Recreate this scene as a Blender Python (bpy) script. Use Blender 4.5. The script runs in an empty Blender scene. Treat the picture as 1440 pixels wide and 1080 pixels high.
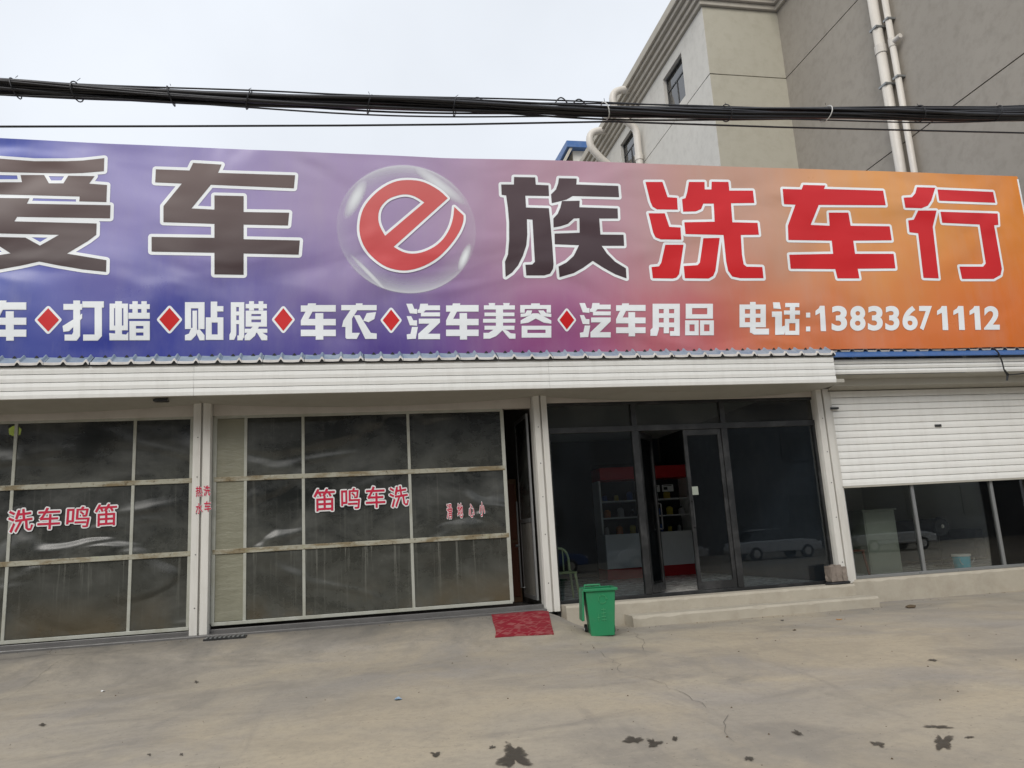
import bpy, bmesh, math, random
import numpy as np
from mathutils import Vector, Matrix, noise
from mathutils.geometry import delaunay_2d_cdt
random.seed(7)
SC = bpy.context.scene
COL = SC.collection
R = math.radians

# ------------------------------------------------------------------ camera
F = 1100.17; CAM = np.array([0.0, -11.5, 1.0])
_n = lambda v: v / np.linalg.norm(v)
_r = _n(np.array([5460.0, -106.0, F])); _u = _n(np.array([-329.0, -5528.0, F]))
_d = np.cross(_u, _r); _d = _d if _d[2] > 0 else -_d
M3 = np.array([_r, _d, _u])                      # world = M3 @ camera(x right, y down, z forward)
cd = bpy.data.cameras.new('camera'); cam = bpy.data.objects.new('camera', cd); COL.objects.link(cam)
right, down, fwd = M3 @ [1, 0, 0], M3 @ [0, 1, 0], M3 @ [0, 0, 1]
mw = Matrix.Identity(4)
for i in range(3):
    mw[i][0] = right[i]; mw[i][1] = -down[i]; mw[i][2] = -fwd[i]; mw[i][3] = CAM[i]
cam.matrix_world = mw
cd.sensor_width = 36; cd.lens = F / 1440 * 36; cd.clip_start = .05; cd.clip_end = 2000
SC.camera = cam

def ray(px, py): return M3 @ np.array([px - 720, py - 540, F])
def onY(px, py, Y=0.0):
    v = ray(px, py); return CAM + v * ((Y - CAM[1]) / v[1])
def onX(px, py, X):
    v = ray(px, py); return CAM + v * ((X - CAM[0]) / v[0])
def onG(px, py):                                  # where the pixel meets the ground
    v = ray(px, py); t = 2.0
    while t < 60:
        p = CAM + v / v[1] * t
        if p[2] <= gz(p[0], p[1]): return p
        t += .01
    return p

# ------------------------------------------------------------------ light
SUN_EL, SUN_AZ = 40, 208                          # azimuth clockwise from +y
w = bpy.data.worlds.new('World'); SC.world = w; w.use_nodes = True
nt = w.node_tree; bg = nt.nodes['Background']
sky = nt.nodes.new('ShaderNodeTexSky'); sky.sky_type = 'NISHITA'; sky.sun_disc = False
sky.sun_elevation = R(SUN_EL); sky.sun_rotation = R(SUN_AZ); sky.air_density = 1.0; sky.dust_density = 4.0; sky.ozone_density = 1.0
mx = nt.nodes.new('ShaderNodeMix'); mx.data_type = 'RGBA'; mx.inputs[0].default_value = .90
nt.links.new(sky.outputs[0], mx.inputs[6]); mx.inputs[7].default_value = (7.4, 7.75, 8.25, 1)
tcw = nt.nodes.new('ShaderNodeTexCoord'); cn = nt.nodes.new('ShaderNodeTexNoise'); cn.inputs['Scale'].default_value = 2.2; cn.inputs['Detail'].default_value = 5
cr = nt.nodes.new('ShaderNodeMapRange'); cr.inputs[1].default_value = .3; cr.inputs[2].default_value = .7; cr.inputs[3].default_value = .90; cr.inputs[4].default_value = 1.06
mm = nt.nodes.new('ShaderNodeMix'); mm.data_type = 'RGBA'; mm.blend_type = 'MULTIPLY'; mm.inputs[0].default_value = 1
nt.links.new(tcw.outputs['Generated'], cn.inputs['Vector']); nt.links.new(cn.outputs['Fac'], cr.inputs[0]); nt.links.new(mx.outputs[2], mm.inputs[6]); nt.links.new(cr.outputs[0], mm.inputs[7])
nt.links.new(mm.outputs[2], bg.inputs[0]); bg.inputs[1].default_value = .10
sd = bpy.data.lights.new('sun', 'SUN'); sd.energy = 1.5; sd.angle = R(30); sd.color = (1, .965, .91)
so = bpy.data.objects.new('sun', sd); COL.objects.link(so)
sdir = Vector((math.sin(R(SUN_AZ)) * math.cos(R(SUN_EL)), math.cos(R(SUN_AZ)) * math.cos(R(SUN_EL)), math.sin(R(SUN_EL))))
so.rotation_euler = sdir.to_track_quat('Z', 'Y').to_euler(); so.location = sdir * 60
SC.view_settings.view_transform = 'Standard'; SC.view_settings.look = 'None'
SC.view_settings.exposure = 0.32; SC.view_settings.gamma = 1.0; SC.view_settings.use_curve_mapping = False

# ------------------------------------------------------------------ materials
def lin(r, g, b, k=1.0):
    f = lambda c: ((c / 255 + .055) / 1.055) ** 2.4 if c > 10 else c / 255 / 12.92
    return (f(r) * k, f(g) * k, f(b) * k, 1)

class NT:
    def __init__(s, name):
        s.m = bpy.data.materials.new(name); s.m.use_nodes = True; s.t = s.m.node_tree
        s.b = s.t.nodes['Principled BSDF']; s.out = s.t.nodes['Material Output']
        s.pos = s.n('ShaderNodeNewGeometry').outputs['Position']
    def n(s, t, **k):
        x = s.t.nodes.new(t)
        for a, v in k.items(): setattr(x, a, v)
        return x
    def l(s, a, b): s.t.links.new(a, b)
    def mapping(s, scale=(1, 1, 1), loc=(0, 0, 0), rot=(0, 0, 0), src=None):
        m = s.n('ShaderNodeMapping'); m.inputs['Scale'].default_value = scale
        m.inputs['Location'].default_value = loc; m.inputs['Rotation'].default_value = rot
        s.l(src or s.pos, m.inputs[0]); return m.outputs[0]
    def noise(s, scale=5, detail=5, rough=.55, vec=None, dist=0):
        x = s.n('ShaderNodeTexNoise'); x.inputs['Scale'].default_value = scale; x.inputs['Detail'].default_value = detail
        x.inputs['Roughness'].default_value = rough; x.inputs['Distortion'].default_value = dist
        s.l(vec or s.pos, x.inputs['Vector']); return x.outputs['Fac']
    def ramp(s, fac, stops, interp='LINEAR'):
        x = s.n('ShaderNodeValToRGB'); e = x.color_ramp.elements; x.color_ramp.interpolation = interp
        while len(e) < len(stops): e.new(.5)
        for i, (p, c) in enumerate(stops):
            e[i].position = p; e[i].color = c if hasattr(c, '__len__') else (c, c, c, 1)
        s.l(fac, x.inputs[0]); return x.outputs[0]
    def mix(s, f, a, b, mode='MIX'):
        x = s.n('ShaderNodeMix', data_type='RGBA', blend_type=mode)
        for v, i in ((f, 0), (a, 6), (b, 7)):
            if hasattr(v, 'links') or hasattr(v, 'is_linked'): s.l(v, x.inputs[i])
            else: x.inputs[i].default_value = v
        return x.outputs[2]
    def math(s, op, a, b=None, c=None, clamp=False):
        x = s.n('ShaderNodeMath', operation=op, use_clamp=clamp)
        for v, i in ((a, 0), (b, 1), (c, 2)):
            if v is None: continue
            if hasattr(v, 'is_linked'): s.l(v, x.inputs[i])
            else: x.inputs[i].default_value = v
        return x.outputs[0]
    def sep(s, src=None):
        x = s.n('ShaderNodeSeparateXYZ'); s.l(src or s.pos, x.inputs[0]); return x.outputs
    def rng(s, v, a, b, c=0, d=1):
        x = s.n('ShaderNodeMapRange'); s.l(v, x.inputs[0])
        for i, q in enumerate((a, b, c, d)): x.inputs[i + 1].default_value = q
        return x.outputs[0]
    def bump(s, h, strength=.3, dist=.01, prev=None):
        x = s.n('ShaderNodeBump'); x.inputs['Strength'].default_value = strength; x.inputs['Distance'].default_value = dist
        s.l(h, x.inputs['Height'])
        if prev: s.l(prev, x.inputs['Normal'])
        s.l(x.outputs[0], s.b.inputs['Normal']); return x.outputs[0]
    def set(s, col=None, rough=None, metal=None, spec=None, alpha=None):
        for v, k in ((col, 'Base Color'), (rough, 'Roughness'), (metal, 'Metallic'), (spec, 'Specular IOR Level'), (alpha, 'Alpha')):
            if v is None: continue
            if hasattr(v, 'is_linked'): s.l(v, s.b.inputs[k])
            else: s.b.inputs[k].default_value = v
        return s.m

MT = {}
def pm(name, col, rough=.5, var=.15, scale=6, bump=.1, bscale=60, metal=0, dirt=0, dirtcol=(.10, .085, .06, 1), spec=.4, streak=False):
    """painted / solid surface with mottling, fine relief and shaped dirt"""
    k = NT(name); c2 = tuple(max(0, x * (1 - var)) for x in col[:3]) + (1,)
    c = k.mix(k.noise(scale, 6, .6), col, c2)
    if dirt:
        v = k.mapping((4, 4, .5)) if streak else None
        d = k.math('MULTIPLY', k.ramp(k.noise(2.2 if streak else 3.5, 8, .68, v), [(.46, 0), (.72, 1)]), dirt)
        c = k.mix(d, c, dirtcol)
    k.bump(k.noise(bscale, 4), bump, .004)
    rg = k.rng(k.noise(scale * 2, 4), .3, .7, max(.05, rough - .08), min(1, rough + .1))
    MT[name] = k.set(c, rg, metal, spec); return MT[name]

WHITE = pm('white_slat_paint', (.82, .82, .79, 1), .42, .06, 2, .05, 90, dirt=.12, dirtcol=(.30, .27, .22, 1), streak=True)
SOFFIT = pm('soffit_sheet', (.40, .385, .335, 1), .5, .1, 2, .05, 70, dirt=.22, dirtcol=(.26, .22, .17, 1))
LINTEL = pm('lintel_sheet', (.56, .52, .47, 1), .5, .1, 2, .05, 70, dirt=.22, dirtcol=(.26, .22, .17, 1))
POST = pm('post_paint', (.66, .645, .60, 1), .45, .08, 3, .05, 80, dirt=.28, dirtcol=(.30, .26, .20, 1), streak=True)
GAP = pm('dark_gap', (.03, .03, .03, 1), .8, .2)
BLUE = pm('blue_sheet', (.055, .14, .36, 1), .4, .25, 3, .08, 60, dirt=.3, dirtcol=(.20, .27, .38, 1))
FADED = pm('faded_blue_tile', (.36, .43, .50, 1), .55, .45, 4, .1, 60, dirt=.9, dirtcol=(.12, .18, .30, 1))
TILEW = pm('tile_edge_white', (.72, .70, .67, 1), .5, .15, 8, .1, 60, dirt=.35, dirtcol=(.28, .24, .19, 1))
BLACKM = pm('black_aluminium', (.018, .019, .02, 1), .38, .3, 8, .06, 120, spec=.5, dirt=.25, dirtcol=(.16, .16, .16, 1))
BLACK = pm('black_rubber', (.012, .012, .013, 1), .5, .3, 12, .1, 60)
GREYM = pm('grey_aluminium', (.32, .33, .33, 1), .35, .15, 5, .05, 90, metal=.6)
DARKWALL = pm('dim_wall', (.20, .19, .17, 1), .8, .3, 2, .2, 25, dirt=.6)
SHOPWALL = pm('shop_wall', (.74, .75, .70, 1), .7, .08, 2, .1, 40)
TILEFL = pm('shop_floor', (.62, .61, .58, 1), .25, .1, 3, .02, 40)
CONC = pm('step_concrete', (.44, .40, .325, 1), .8, .22, 3, .35, 45, dirt=.45, dirtcol=(.25, .21, .16, 1))
REDP = pm('red_panel', (.55, .02, .025, 1), .4, .15)
CREAM = pm('white_panel', (.80, .80, .78, 1), .4, .08)
PVC = pm('pvc_pipe', (.66, .62, .56, 1), .45, .1, 3, .05, 50, dirt=.25, dirtcol=(.30, .26, .2, 1), streak=True)
GREENB = pm('green_plastic', (.020, .225, .095, 1), .42, .18, 4, .08, 90, spec=.4, dirt=.4, dirtcol=(.06, .20, .10, 1))
GREEND = pm('pale_green_print', (.045, .28, .12, 1), .5, .2)
TEAL = pm('teal_plastic', (.03, .50, .66, 1), .4, .1)
PLW = pm('white_plastic', (.72, .72, .70, 1), .45, .06)
WOODR = pm('reddish_wood', (.16, .055, .03, 1), .45, .4, 9)
BROWN = pm('brown_board', (.20, .115, .06, 1), .6, .35, 7)
CAB = pm('grey_green_cabinet', (.30, .33, .28, 1), .5, .1)
SOFA = pm('dark_upholstery', (.04, .042, .045, 1), .7, .3)
YGREEN = pm('pale_green_plastic', (.30, .34, .16, 1), .45, .1)
STONE = pm('worn_block', (.27, .225, .19, 1), .85, .4, 12, .5, 60, dirt=.6, dirtcol=(.10, .085, .07, 1))
RUBBLE = pm('brown_rubble', (.12, .085, .05, 1), .9, .5, 30, .6, 50)
LEAF = pm('dry_leaf', (.42, .19, .035, 1), .7, .3, 30)
SCRAP = pm('blue_scrap', (.30, .42, .55, 1), .5, .3, 20)
CABLE = pm('black_cable', (.018, .018, .022, 1), .42, .4, 4, .1, 60, spec=.5)
TIE = pm('pale_tie', (.55, .55, .53, 1), .5, .1)
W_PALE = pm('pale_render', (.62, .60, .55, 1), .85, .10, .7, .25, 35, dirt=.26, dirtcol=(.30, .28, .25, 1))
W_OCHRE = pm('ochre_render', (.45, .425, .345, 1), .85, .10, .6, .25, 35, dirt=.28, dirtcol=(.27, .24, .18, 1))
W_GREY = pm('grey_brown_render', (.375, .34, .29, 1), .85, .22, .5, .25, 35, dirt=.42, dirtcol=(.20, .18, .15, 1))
CORN = pm('cornice_render', (.47, .435, .37, 1), .8, .15, 1.5, .2, 40, dirt=.3, dirtcol=(.22, .20, .17, 1))
def rail_mat():
    k = NT('rusty_pale_steel'); b_ = k.mix(k.noise(4, 6, .6), (.40, .39, .32, 1), (.30, .29, .225, 1))
    c = k.mix(k.ramp(k.noise(2.2, 8, .7, k.mapping((1, 1, 3))), [(.44, 0), (.58, .85)]), b_, (.17, .125, .06, 1))
    c = k.mix(k.ramp(k.noise(17, 4, .6), [(.58, 0), (.70, .8)]), c, (.075, .055, .03, 1))
    c = k.mix(k.ramp(k.noise(7, 5, .6), [(.62, 0), (.72, .6)]), c, (.33, .35, .20, 1)); k.bump(k.noise(40, 5), .3, .006); return k.set(c, .65, 0, .3)
RAILM = rail_mat()
STILE = pm('pale_steel', (.42, .425, .375, 1), .55, .2, 7, .1, 60, dirt=.5, dirtcol=(.25, .24, .16, 1))
WETC = pm('wet_concrete', (.15, .145, .14, 1), .35, .4, 3, .3, 40, dirt=.5, dirtcol=(.06, .06, .06, 1))
OPP = pm('opposite_render', (.13, .14, .155, 1), .8, .4, .5, dirt=.5, dirtcol=(.05, .055, .06, 1))
RUBBERT = pm('tyre_rubber', (.02, .02, .02, 1), .7, .2)
WINDK = pm('dark_window', (.02, .025, .03, 1), .1, .2, spec=.6)
CHROME = pm('chrome', (.6, .6, .6, 1), .2, .05, metal=1)

def glass(name, tint=(.62, .66, .66, 1), rough=0.0, haze=0.0, ior=1.5):
    k = NT(name); k.t.nodes.remove(k.b)
    fr = k.n('ShaderNodeFresnel'); fr.inputs[0].default_value = ior
    tr = k.n('ShaderNodeBsdfTransparent'); tr.inputs[0].default_value = tint
    gl = k.n('ShaderNodeBsdfGlossy'); gl.inputs['Roughness'].default_value = rough
    ms = k.n('ShaderNodeMixShader'); k.l(fr.outputs[0], ms.inputs[0]); k.l(tr.outputs[0], ms.inputs[1]); k.l(gl.outputs[0], ms.inputs[2])
    df = k.n('ShaderNodeBsdfDiffuse'); df.inputs[0].default_value = (.3, .3, .28, 1)
    m2 = k.n('ShaderNodeMixShader')
    hz = k.math('MULTIPLY', k.ramp(k.noise(1.6, 7, .65), [(.35, .25), (.75, 1)]), haze)
    k.l(hz, m2.inputs[0]); k.l(ms.outputs[0], m2.inputs[1]); k.l(df.outputs[0], m2.inputs[2])
    k.l(m2.outputs[0], k.out.inputs[0]); return k.m
GLASS = glass('shop_glass', (.88, .93, .96, 1), 0, .012)
GLASS2 = glass('clear_window_glass', (.97, .99, .98, 1), 0, .008)

def sheeting():
    """dirty clear plastic sheet of the wash bay doors: dust settled above each rail, drips, fog, a little mud at the foot"""
    k = NT('dirty_plastic_sheet'); x, y, z = k.sep()
    rnd_ = k.n('ShaderNodeObjectInfo').outputs['Random']
    v = k.math('FRACT', k.math('DIVIDE', k.math('SUBTRACT', z, .10), .985))            # height within the pane row
    fog = k.noise(1.3, 10, .68, k.mapping((.8, 1, 1.2)), .25)
    drip = k.noise(1.0, 5, .7, k.mapping((16, 1, .45)), .15)
    spk = k.noise(26, 5, .8); scr = k.noise(3, 8, .8, k.mapping((1, 1, 4), rot=(0, R(12), 0)), 1.0)
    c = k.mix(k.ramp(fog, [(.40, 0), (.66, 1)]), (.011, .013, .0125, 1), (.070, .073, .067, 1))
    dust = k.math('MULTIPLY', k.rng(v, .70, .03, 0, .62), k.ramp(k.noise(2.4, 9, .72, None, .6), [(.36, .1), (.62, 1)]))
    c = k.mix(dust, c, (.125, .127, .108, 1))
    low = k.rng(z, 1.12, 1.0, 0, 1)
    c = k.mix(k.math('MULTIPLY', low, .26), c, (.12, .118, .092, 1))
    c = k.mix(k.math('MULTIPLY', k.math('MULTIPLY', k.ramp(drip, [(.56, 0), (.66, 1)]), k.rng(v, .15, .98, .15, .6)), k.rng(z, 2.0, 1.0, .25, 1)), c, (.23, .23, .20, 1))
    c = k.mix(k.math('MULTIPLY', k.ramp(spk, [(.58, 0), (.74, 1)]), k.math('MULTIPLY', k.ramp(fog, [(.45, 0), (.62, 1)]), .45)), c, (.22, .22, .19, 1))
    c = k.mix(k.math('MULTIPLY', k.ramp(scr, [(.64, 0), (.74, 1)]), .30), c, (.26, .26, .23, 1))
    mud = k.math('MULTIPLY', k.rng(z, .62, .14, 0, .7), k.ramp(k.noise(.7, 6, .6), [(.44, 0), (.60, 1)]))
    c = k.mix(mud, c, (.115, .083, .038, 1))
    c = k.mix(k.math('MULTIPLY', rnd_, .35), c, (.03, .031, .028, 1))
    wr = k.noise(.55, 2, .5, k.mapping((.8, 1, 2.0), rot=(0, R(32), 0)), .8)
    n1 = k.bump(k.ramp(wr, [(.50, 0), (.64, 1)], 'EASE'), .55, .07); k.bump(spk, .05, .003, n1)
    return k.set(c, k.rng(fog, .3, .7, .18, .42), 0, .5, k.rng(fog, .35, .7, .88, .97))
SHEET = sheeting()
SHADEW = pm('shaded_shop_wall', (.08, .095, .115, 1), .6, .2, 2, .1, 40)  # navy tone puts the dimness of the shop interior into the wall colour
def sheeting_pale():
    k = NT('double_plastic_sheet')
    c = k.mix(k.noise(1.2, 7, .65, k.mapping((2, 1, .8))), (.16, .155, .115, 1), (.27, .265, .195, 1))
    k.bump(k.noise(1.3, 5, .6, k.mapping((.8, 1, 2.2))), .5, .08); return k.set(c, .4, 0, .4)
SHEETP = sheeting_pale()

SX0, SZ0, SZ1, SY = -8.6, 3.685, 6.785, -.55
def waves(k, strength=.35):
    a = k.noise(.5, 1.5, .4, k.mapping((1.0, 1, 1.5), rot=(0, R(35), 0)), .9)
    b = k.noise(1.3, 1, .4, k.mapping((.6, 1, 1.8), rot=(0, R(-28), 0)), .3)
    n1 = k.bump(a, strength, .36); k.bump(b, strength * .5, .05, n1)
def sign_print():
    k = NT('banner_print'); x, y, z = k.sep()
    u = k.rng(x, -4.7, 11.7, 0, 1); v = k.rng(z, SZ0, SZ1, 0, 1); g = .98
    top = k.ramp(u, [(0, lin(84, 98, 182, g)), (.10, lin(136, 128, 184, g)), (.30, lin(158, 138, 176, g)), (.50, lin(180, 142, 158, g)), (.66, lin(192, 148, 128, g)), (.82, lin(216, 150, 84, g)), (1, lin(216, 130, 42, g))], 'EASE')  # paler upper tones: print colour with some sky reflection painted in
    bot = k.ramp(u, [(0, lin(30, 52, 142, g)), (.14, lin(52, 60, 148, g)), (.32, lin(88, 70, 142, g)), (.47, lin(148, 82, 130, g)), (.58, lin(186, 98, 108, g)), (.70, lin(206, 112, 62, g)), (1, lin(212, 108, 18, g))], 'EASE')
    f = k.math('ADD', v, k.rng(k.noise(.5, 3), .3, .7, -.16, .16), clamp=True)
    c = k.mix(k.ramp(f, [(.02, 0), (.75, 1)], 'EASE'), bot, top)
    d_ = k.math('MULTIPLY', k.ramp(k.noise(.8, 8, .7, k.mapping((2.5, 1, .6))), [(.45, 0), (.75, 1)]), .16); c = k.mix(d_, c, (.42, .40, .40, 1)); waves(k, .36); return k.set(c, k.rng(k.noise(1.1, 6, .6), .3, .7, .27, .42), 0, .5)
PRINT = sign_print()
def ink(name, col, grad=None):
    k = NT(name)
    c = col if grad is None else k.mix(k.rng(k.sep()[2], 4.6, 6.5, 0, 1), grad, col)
    waves(k, .34); MT[name] = k.set(c, .36, 0, .35); return MT[name]
INK_W = ink('white_ink', (.80, .83, .85, 1)); INK_D = ink('dark_brown_ink', (.125, .083, .078, 1), (.042, .025, .028, 1))  # dark letters paler towards the top: sky gloss put into the ink colour
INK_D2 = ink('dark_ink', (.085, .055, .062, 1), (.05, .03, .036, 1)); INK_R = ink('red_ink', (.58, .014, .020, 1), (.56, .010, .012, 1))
INK_E = ink('coral_ink', (.56, .13, .12, 1), (.60, .06, .07, 1))

def ground_mat():
    k = NT('yard_concrete'); x, y, z = k.sep()
    big = k.noise(.20, 6, .58, k.mapping((1, 1.5, 1)), .8); mid = k.noise(.9, 8, .64, k.mapping((.8, 1.25, 1), rot=(0, 0, R(12))), .8); fine = k.noise(14, 8, .75)
    c = k.mix(k.ramp(big, [(.36, 0), (.64, 1)]), (.395, .342, .258, 1), (.288, .262, .226, 1))
    c = k.mix(k.math('MULTIPLY', k.ramp(mid, [(.44, 0), (.62, 1)]), .72), c, (.225, .203, .172, 1))
    c = k.mix(k.math('MULTIPLY', k.ramp(k.noise(.45, 6, .62, k.mapping((1, .8, 1), (7, 3, 0)), .6), [(.48, 0), (.62, 1)]), .5), c, (.425, .355, .248, 1))
    c = k.mix(k.math('MULTIPLY', k.ramp(k.noise(.35, 6, .62, k.mapping((1, 1, 1), (2, 9, 0)), .6), [(.52, 0), (.66, 1)]), .5), c, (.285, .268, .256, 1))
    # dragged wash water marks, running off the ramp
    c = k.mix(k.math('MULTIPLY', k.ramp(k.noise(.9, 7, .66, k.mapping((2.2, .5, 1), rot=(0, 0, R(18))), .9), [(.56, 0), (.68, 1)]), .30), c, (.20, .18, .155, 1))
    c = k.mix(k.math('MULTIPLY', k.ramp(fine, [(.44, 0), (.74, 1)]), .40), c, (.20, .182, .152, 1))
    c = k.mix(k.ramp(k.noise(60, 3, .6), [(.66, 0), (.76, .45)]), c, (.55, .51, .43, 1))
    c = k.mix(k.ramp(k.noise(30, 2, .5), [(.26, .5), (.32, 0)]), c, (.12, .105, .09, 1))
    # grime washed out of the bays onto the top of the ramp
    e = k.math('ADD', y, k.rng(k.noise(1.1, 8, .7, None, .5), .3, .7, -.75, .75))
    wet = k.math('MULTIPLY', k.rng(e, -1.5, .0, 0, .8), k.rng(x, 3.0, 2.4, 0, 1))
    c = k.mix(wet, c, (.125, .118, .105, 1))
    h = k.math('ADD', k.math('MULTIPLY', fine, .6), mid)
    k.bump(h, .45, .014)
    return k.set(c, k.rng(mid, .3, .7, .66, .9), 0, .3)
GROUND = ground_mat()
def stain_mat():
    k = NT('soaked_stain'); c = k.mix(k.noise(14, 5), (.042, .036, .028, 1), (.085, .074, .058, 1))
    at_ = k.n('ShaderNodeAttribute'); at_.attribute_name = 'soak'
    a = k.math('ADD', at_.outputs['Fac'], k.rng(k.noise(18, 6, .65), .3, .7, -.38, .38))
    return k.set(c, .5, 0, .3, k.ramp(a, [(.26, 0), (.48, .45), (.85, .85)]))
STAIN = stain_mat()
def mat_carpet():
    k = NT('red_mat_weave'); x, y, z = k.sep()
    v = k.n('ShaderNodeTexVoronoi'); v.inputs['Scale'].default_value = 9; v.distance = 'CHEBYCHEV'; k.l(k.mapping((1, 1.2, 0), rot=(0, 0, R(45))), v.inputs['Vector'])
    pat = k.ramp(v.outputs['Distance'], [(.30, 0), (.36, 1), (.44, 1), (.5, 0)])
    c = k.mix(k.math('MULTIPLY', pat, .55), (.225, .014, .026, 1), (.33, .13, .12, 1))
    c = k.mix(k.math('MULTIPLY', k.ramp(k.noise(4, 7, .7), [(.42, 0), (.72, 1)]), .45), c, (.17, .06, .055, 1))
    k.bump(k.noise(160, 3), .6, .006); return k.set(c, .9, 0, .1)
CARPET = mat_carpet()
def bubble_mat():
    k = NT('bubble_print'); tc = k.n('ShaderNodeTexCoord').outputs['Object']
    x, y, z = k.sep(tc)
    r = k.math('SQRT', k.math('ADD', k.math('MULTIPLY', x, x), k.math('MULTIPLY', z, z)))
    rim = k.ramp(r, [(.70, 0), (.93, .30), (.975, .42), (.985, .10), (1.0, 0)])
    up = k.math('MULTIPLY', rim, k.rng(k.math('ABSOLUTE', z), .3, .95, .35, 1.5))
    def blob(cx, cz, ang, a, b, s):
        p = k.mapping((1 / a, 1, 1 / b), src=k.mapping((1, 1, 1), (-cx, 0, -cz), src=tc), rot=(0, 0, 0))
        m = k.n('ShaderNodeMapping'); m.vector_type = 'POINT'
        q = k.n('ShaderNodeVectorRotate', rotation_type='Y_AXIS'); q.inputs['Angle'].default_value = R(ang)
        k.l(k.mapping((1, 1, 1), (-cx, 0, -cz), src=tc), q.inputs[0])
        qx, qy, qz = k.sep(q.outputs[0])
        d = k.math('ADD', k.math('POWER', k.math('DIVIDE', k.math('ABSOLUTE', qx), a), 2), k.math('POWER', k.math('DIVIDE', k.math('ABSOLUTE', qz), b), 2))
        return k.math('MULTIPLY', k.rng(d, 1, 0, 0, 1), s)
    a = k.math('ADD', up, blob(-.72, .42, -26, .10, .34, .75))
    a = k.math('ADD', a, blob(.80, -.42, -24, .065, .23, .8))
    a = k.math('ADD', a, blob(.50, .66, 52, .10, .46, .6))
    a = k.math('ADD', a, blob(-.58, -.66, 42, .035, .36, .55), clamp=True)
    return k.set((.80, .83, .85, 1), .36, 0, .4, a)
BUBBLE = bubble_mat()

# ------------------------------------------------------------------ building helpers
class MB:
    def __init__(s): s.v = []; s.f = []; s.mi = []
    def add(s, vs, fs, mi=0):
        o = len(s.v); s.v += [tuple(map(float, p)) for p in vs]; s.f += [tuple(i + o for i in f) for f in fs]; s.mi += [mi] * len(fs); return s
    def box(s, a, b, mi=0):
        (x0, y0, z0), (x1, y1, z1) = a, b
        return s.add([(x0, y0, z0), (x1, y0, z0), (x1, y1, z0), (x0, y1, z0), (x0, y0, z1), (x1, y0, z1), (x1, y1, z1), (x0, y1, z1)],
                     [(0, 3, 2, 1), (4, 5, 6, 7), (0, 1, 5, 4), (1, 2, 6, 5), (2, 3, 7, 6), (3, 0, 4, 7)], mi)
    def prism(s, prof, axis, a, b, mi=0):
        """closed 2-D profile swept along an axis: 'x' (y,z), 'y' (x,z), 'z' (x,y)"""
        n = len(prof); vs = []
        for t in (a, b):
            for p, q in prof: vs.append({'x': (t, p, q), 'y': (p, t, q), 'z': (p, q, t)}[axis])
        fs = [tuple(range(n))[::-1], tuple(range(n, 2 * n))] + [(i, (i + 1) % n, n + (i + 1) % n, n + i) for i in range(n)]
        return s.add(vs, fs, mi)
    def tube(s, pts, r, n=8, mi=0, cap=True):
        pts = [Vector(p) for p in pts]; rs = r if hasattr(r, '__len__') else [r] * len(pts); vs = []; fs = []
        d0 = (pts[1] - pts[0]).normalized(); up = Vector((0, 0, 1)) if abs(d0.z) < .9 else Vector((0, 1, 0))
        a = d0.cross(up).normalized()
        for i, p in enumerate(pts):
            d = (pts[min(i + 1, len(pts) - 1)] - pts[max(i - 1, 0)]).normalized()
            a = (a - d * a.dot(d)).normalized(); b = d.cross(a)
            for j in range(n):
                t = 2 * math.pi * j / n; vs.append(p + (a * math.cos(t) + b * math.sin(t)) * rs[i])
        m = len(pts)
        for i in range(m - 1):
            for j in range(n): fs.append((i * n + j, i * n + (j + 1) % n, (i + 1) * n + (j + 1) % n, (i + 1) * n + j))
        if cap: fs += [tuple(range(n))[::-1], tuple(range((m - 1) * n, m * n))]
        return s.add(vs, fs, mi)
    def build(s, name, mat, parent=None, bevel=0, smooth=False, local=False, recalc=True):
        me = bpy.data.meshes.new(name)
        off = Vector((0, 0, 0)) if (parent is None or local) else world_loc(parent)
        me.from_pydata([Vector(p) - off for p in s.v], [], s.f)
        for m in (mat if isinstance(mat, (list, tuple)) else [mat]): me.materials.append(m)
        me.polygons.foreach_set('material_index', s.mi)
        if recalc:
            bm = bmesh.new(); bm.from_mesh(me); bmesh.ops.recalc_face_normals(bm, faces=bm.faces); bm.to_mesh(me); bm.free()
        if smooth: me.polygons.foreach_set('use_smooth', [True] * len(me.polygons))
        o = bpy.data.objects.new(name, me); COL.objects.link(o)
        if parent: o.parent = parent
        if bevel:
            b = o.modifiers.new('bevel', 'BEVEL'); b.width = bevel; b.segments = 2; b.limit_method = 'ANGLE'; b.angle_limit = R(40)
        return o
def world_loc(o):
    v = Vector(o.location)
    while o.parent: o = o.parent; v += Vector(o.location)
    return v
def tag(o, label=None, cat=None, group=None, kind=None):
    for k, v in (('label', label), ('category', cat), ('group', group), ('kind', kind)):
        if v: o[k] = v
    return o
def thing(name, label, cat, loc=(0, 0, 0), group=None):
    o = bpy.data.objects.new(name, None); COL.objects.link(o); o.location = loc; o.empty_display_size = .1
    return tag(o, label, cat, group)
def node(name, parent, loc=None):
    """an Empty that stands for a part with sub-parts"""
    o = bpy.data.objects.new(name, None); COL.objects.link(o); o.parent = parent; o.empty_display_size = .1
    if loc is not None: o.location = Vector(loc) - world_loc(parent)
    return o
def bx(name, a, b, mat, parent=None, bevel=0): return MB().box(a, b).build(name, mat, parent, bevel)
def inst(o, delta, parent=None):
    c = o.copy(); COL.objects.link(c); c.parent = parent or o.parent; c.location = Vector(o.location) + Vector(delta); return c

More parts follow.
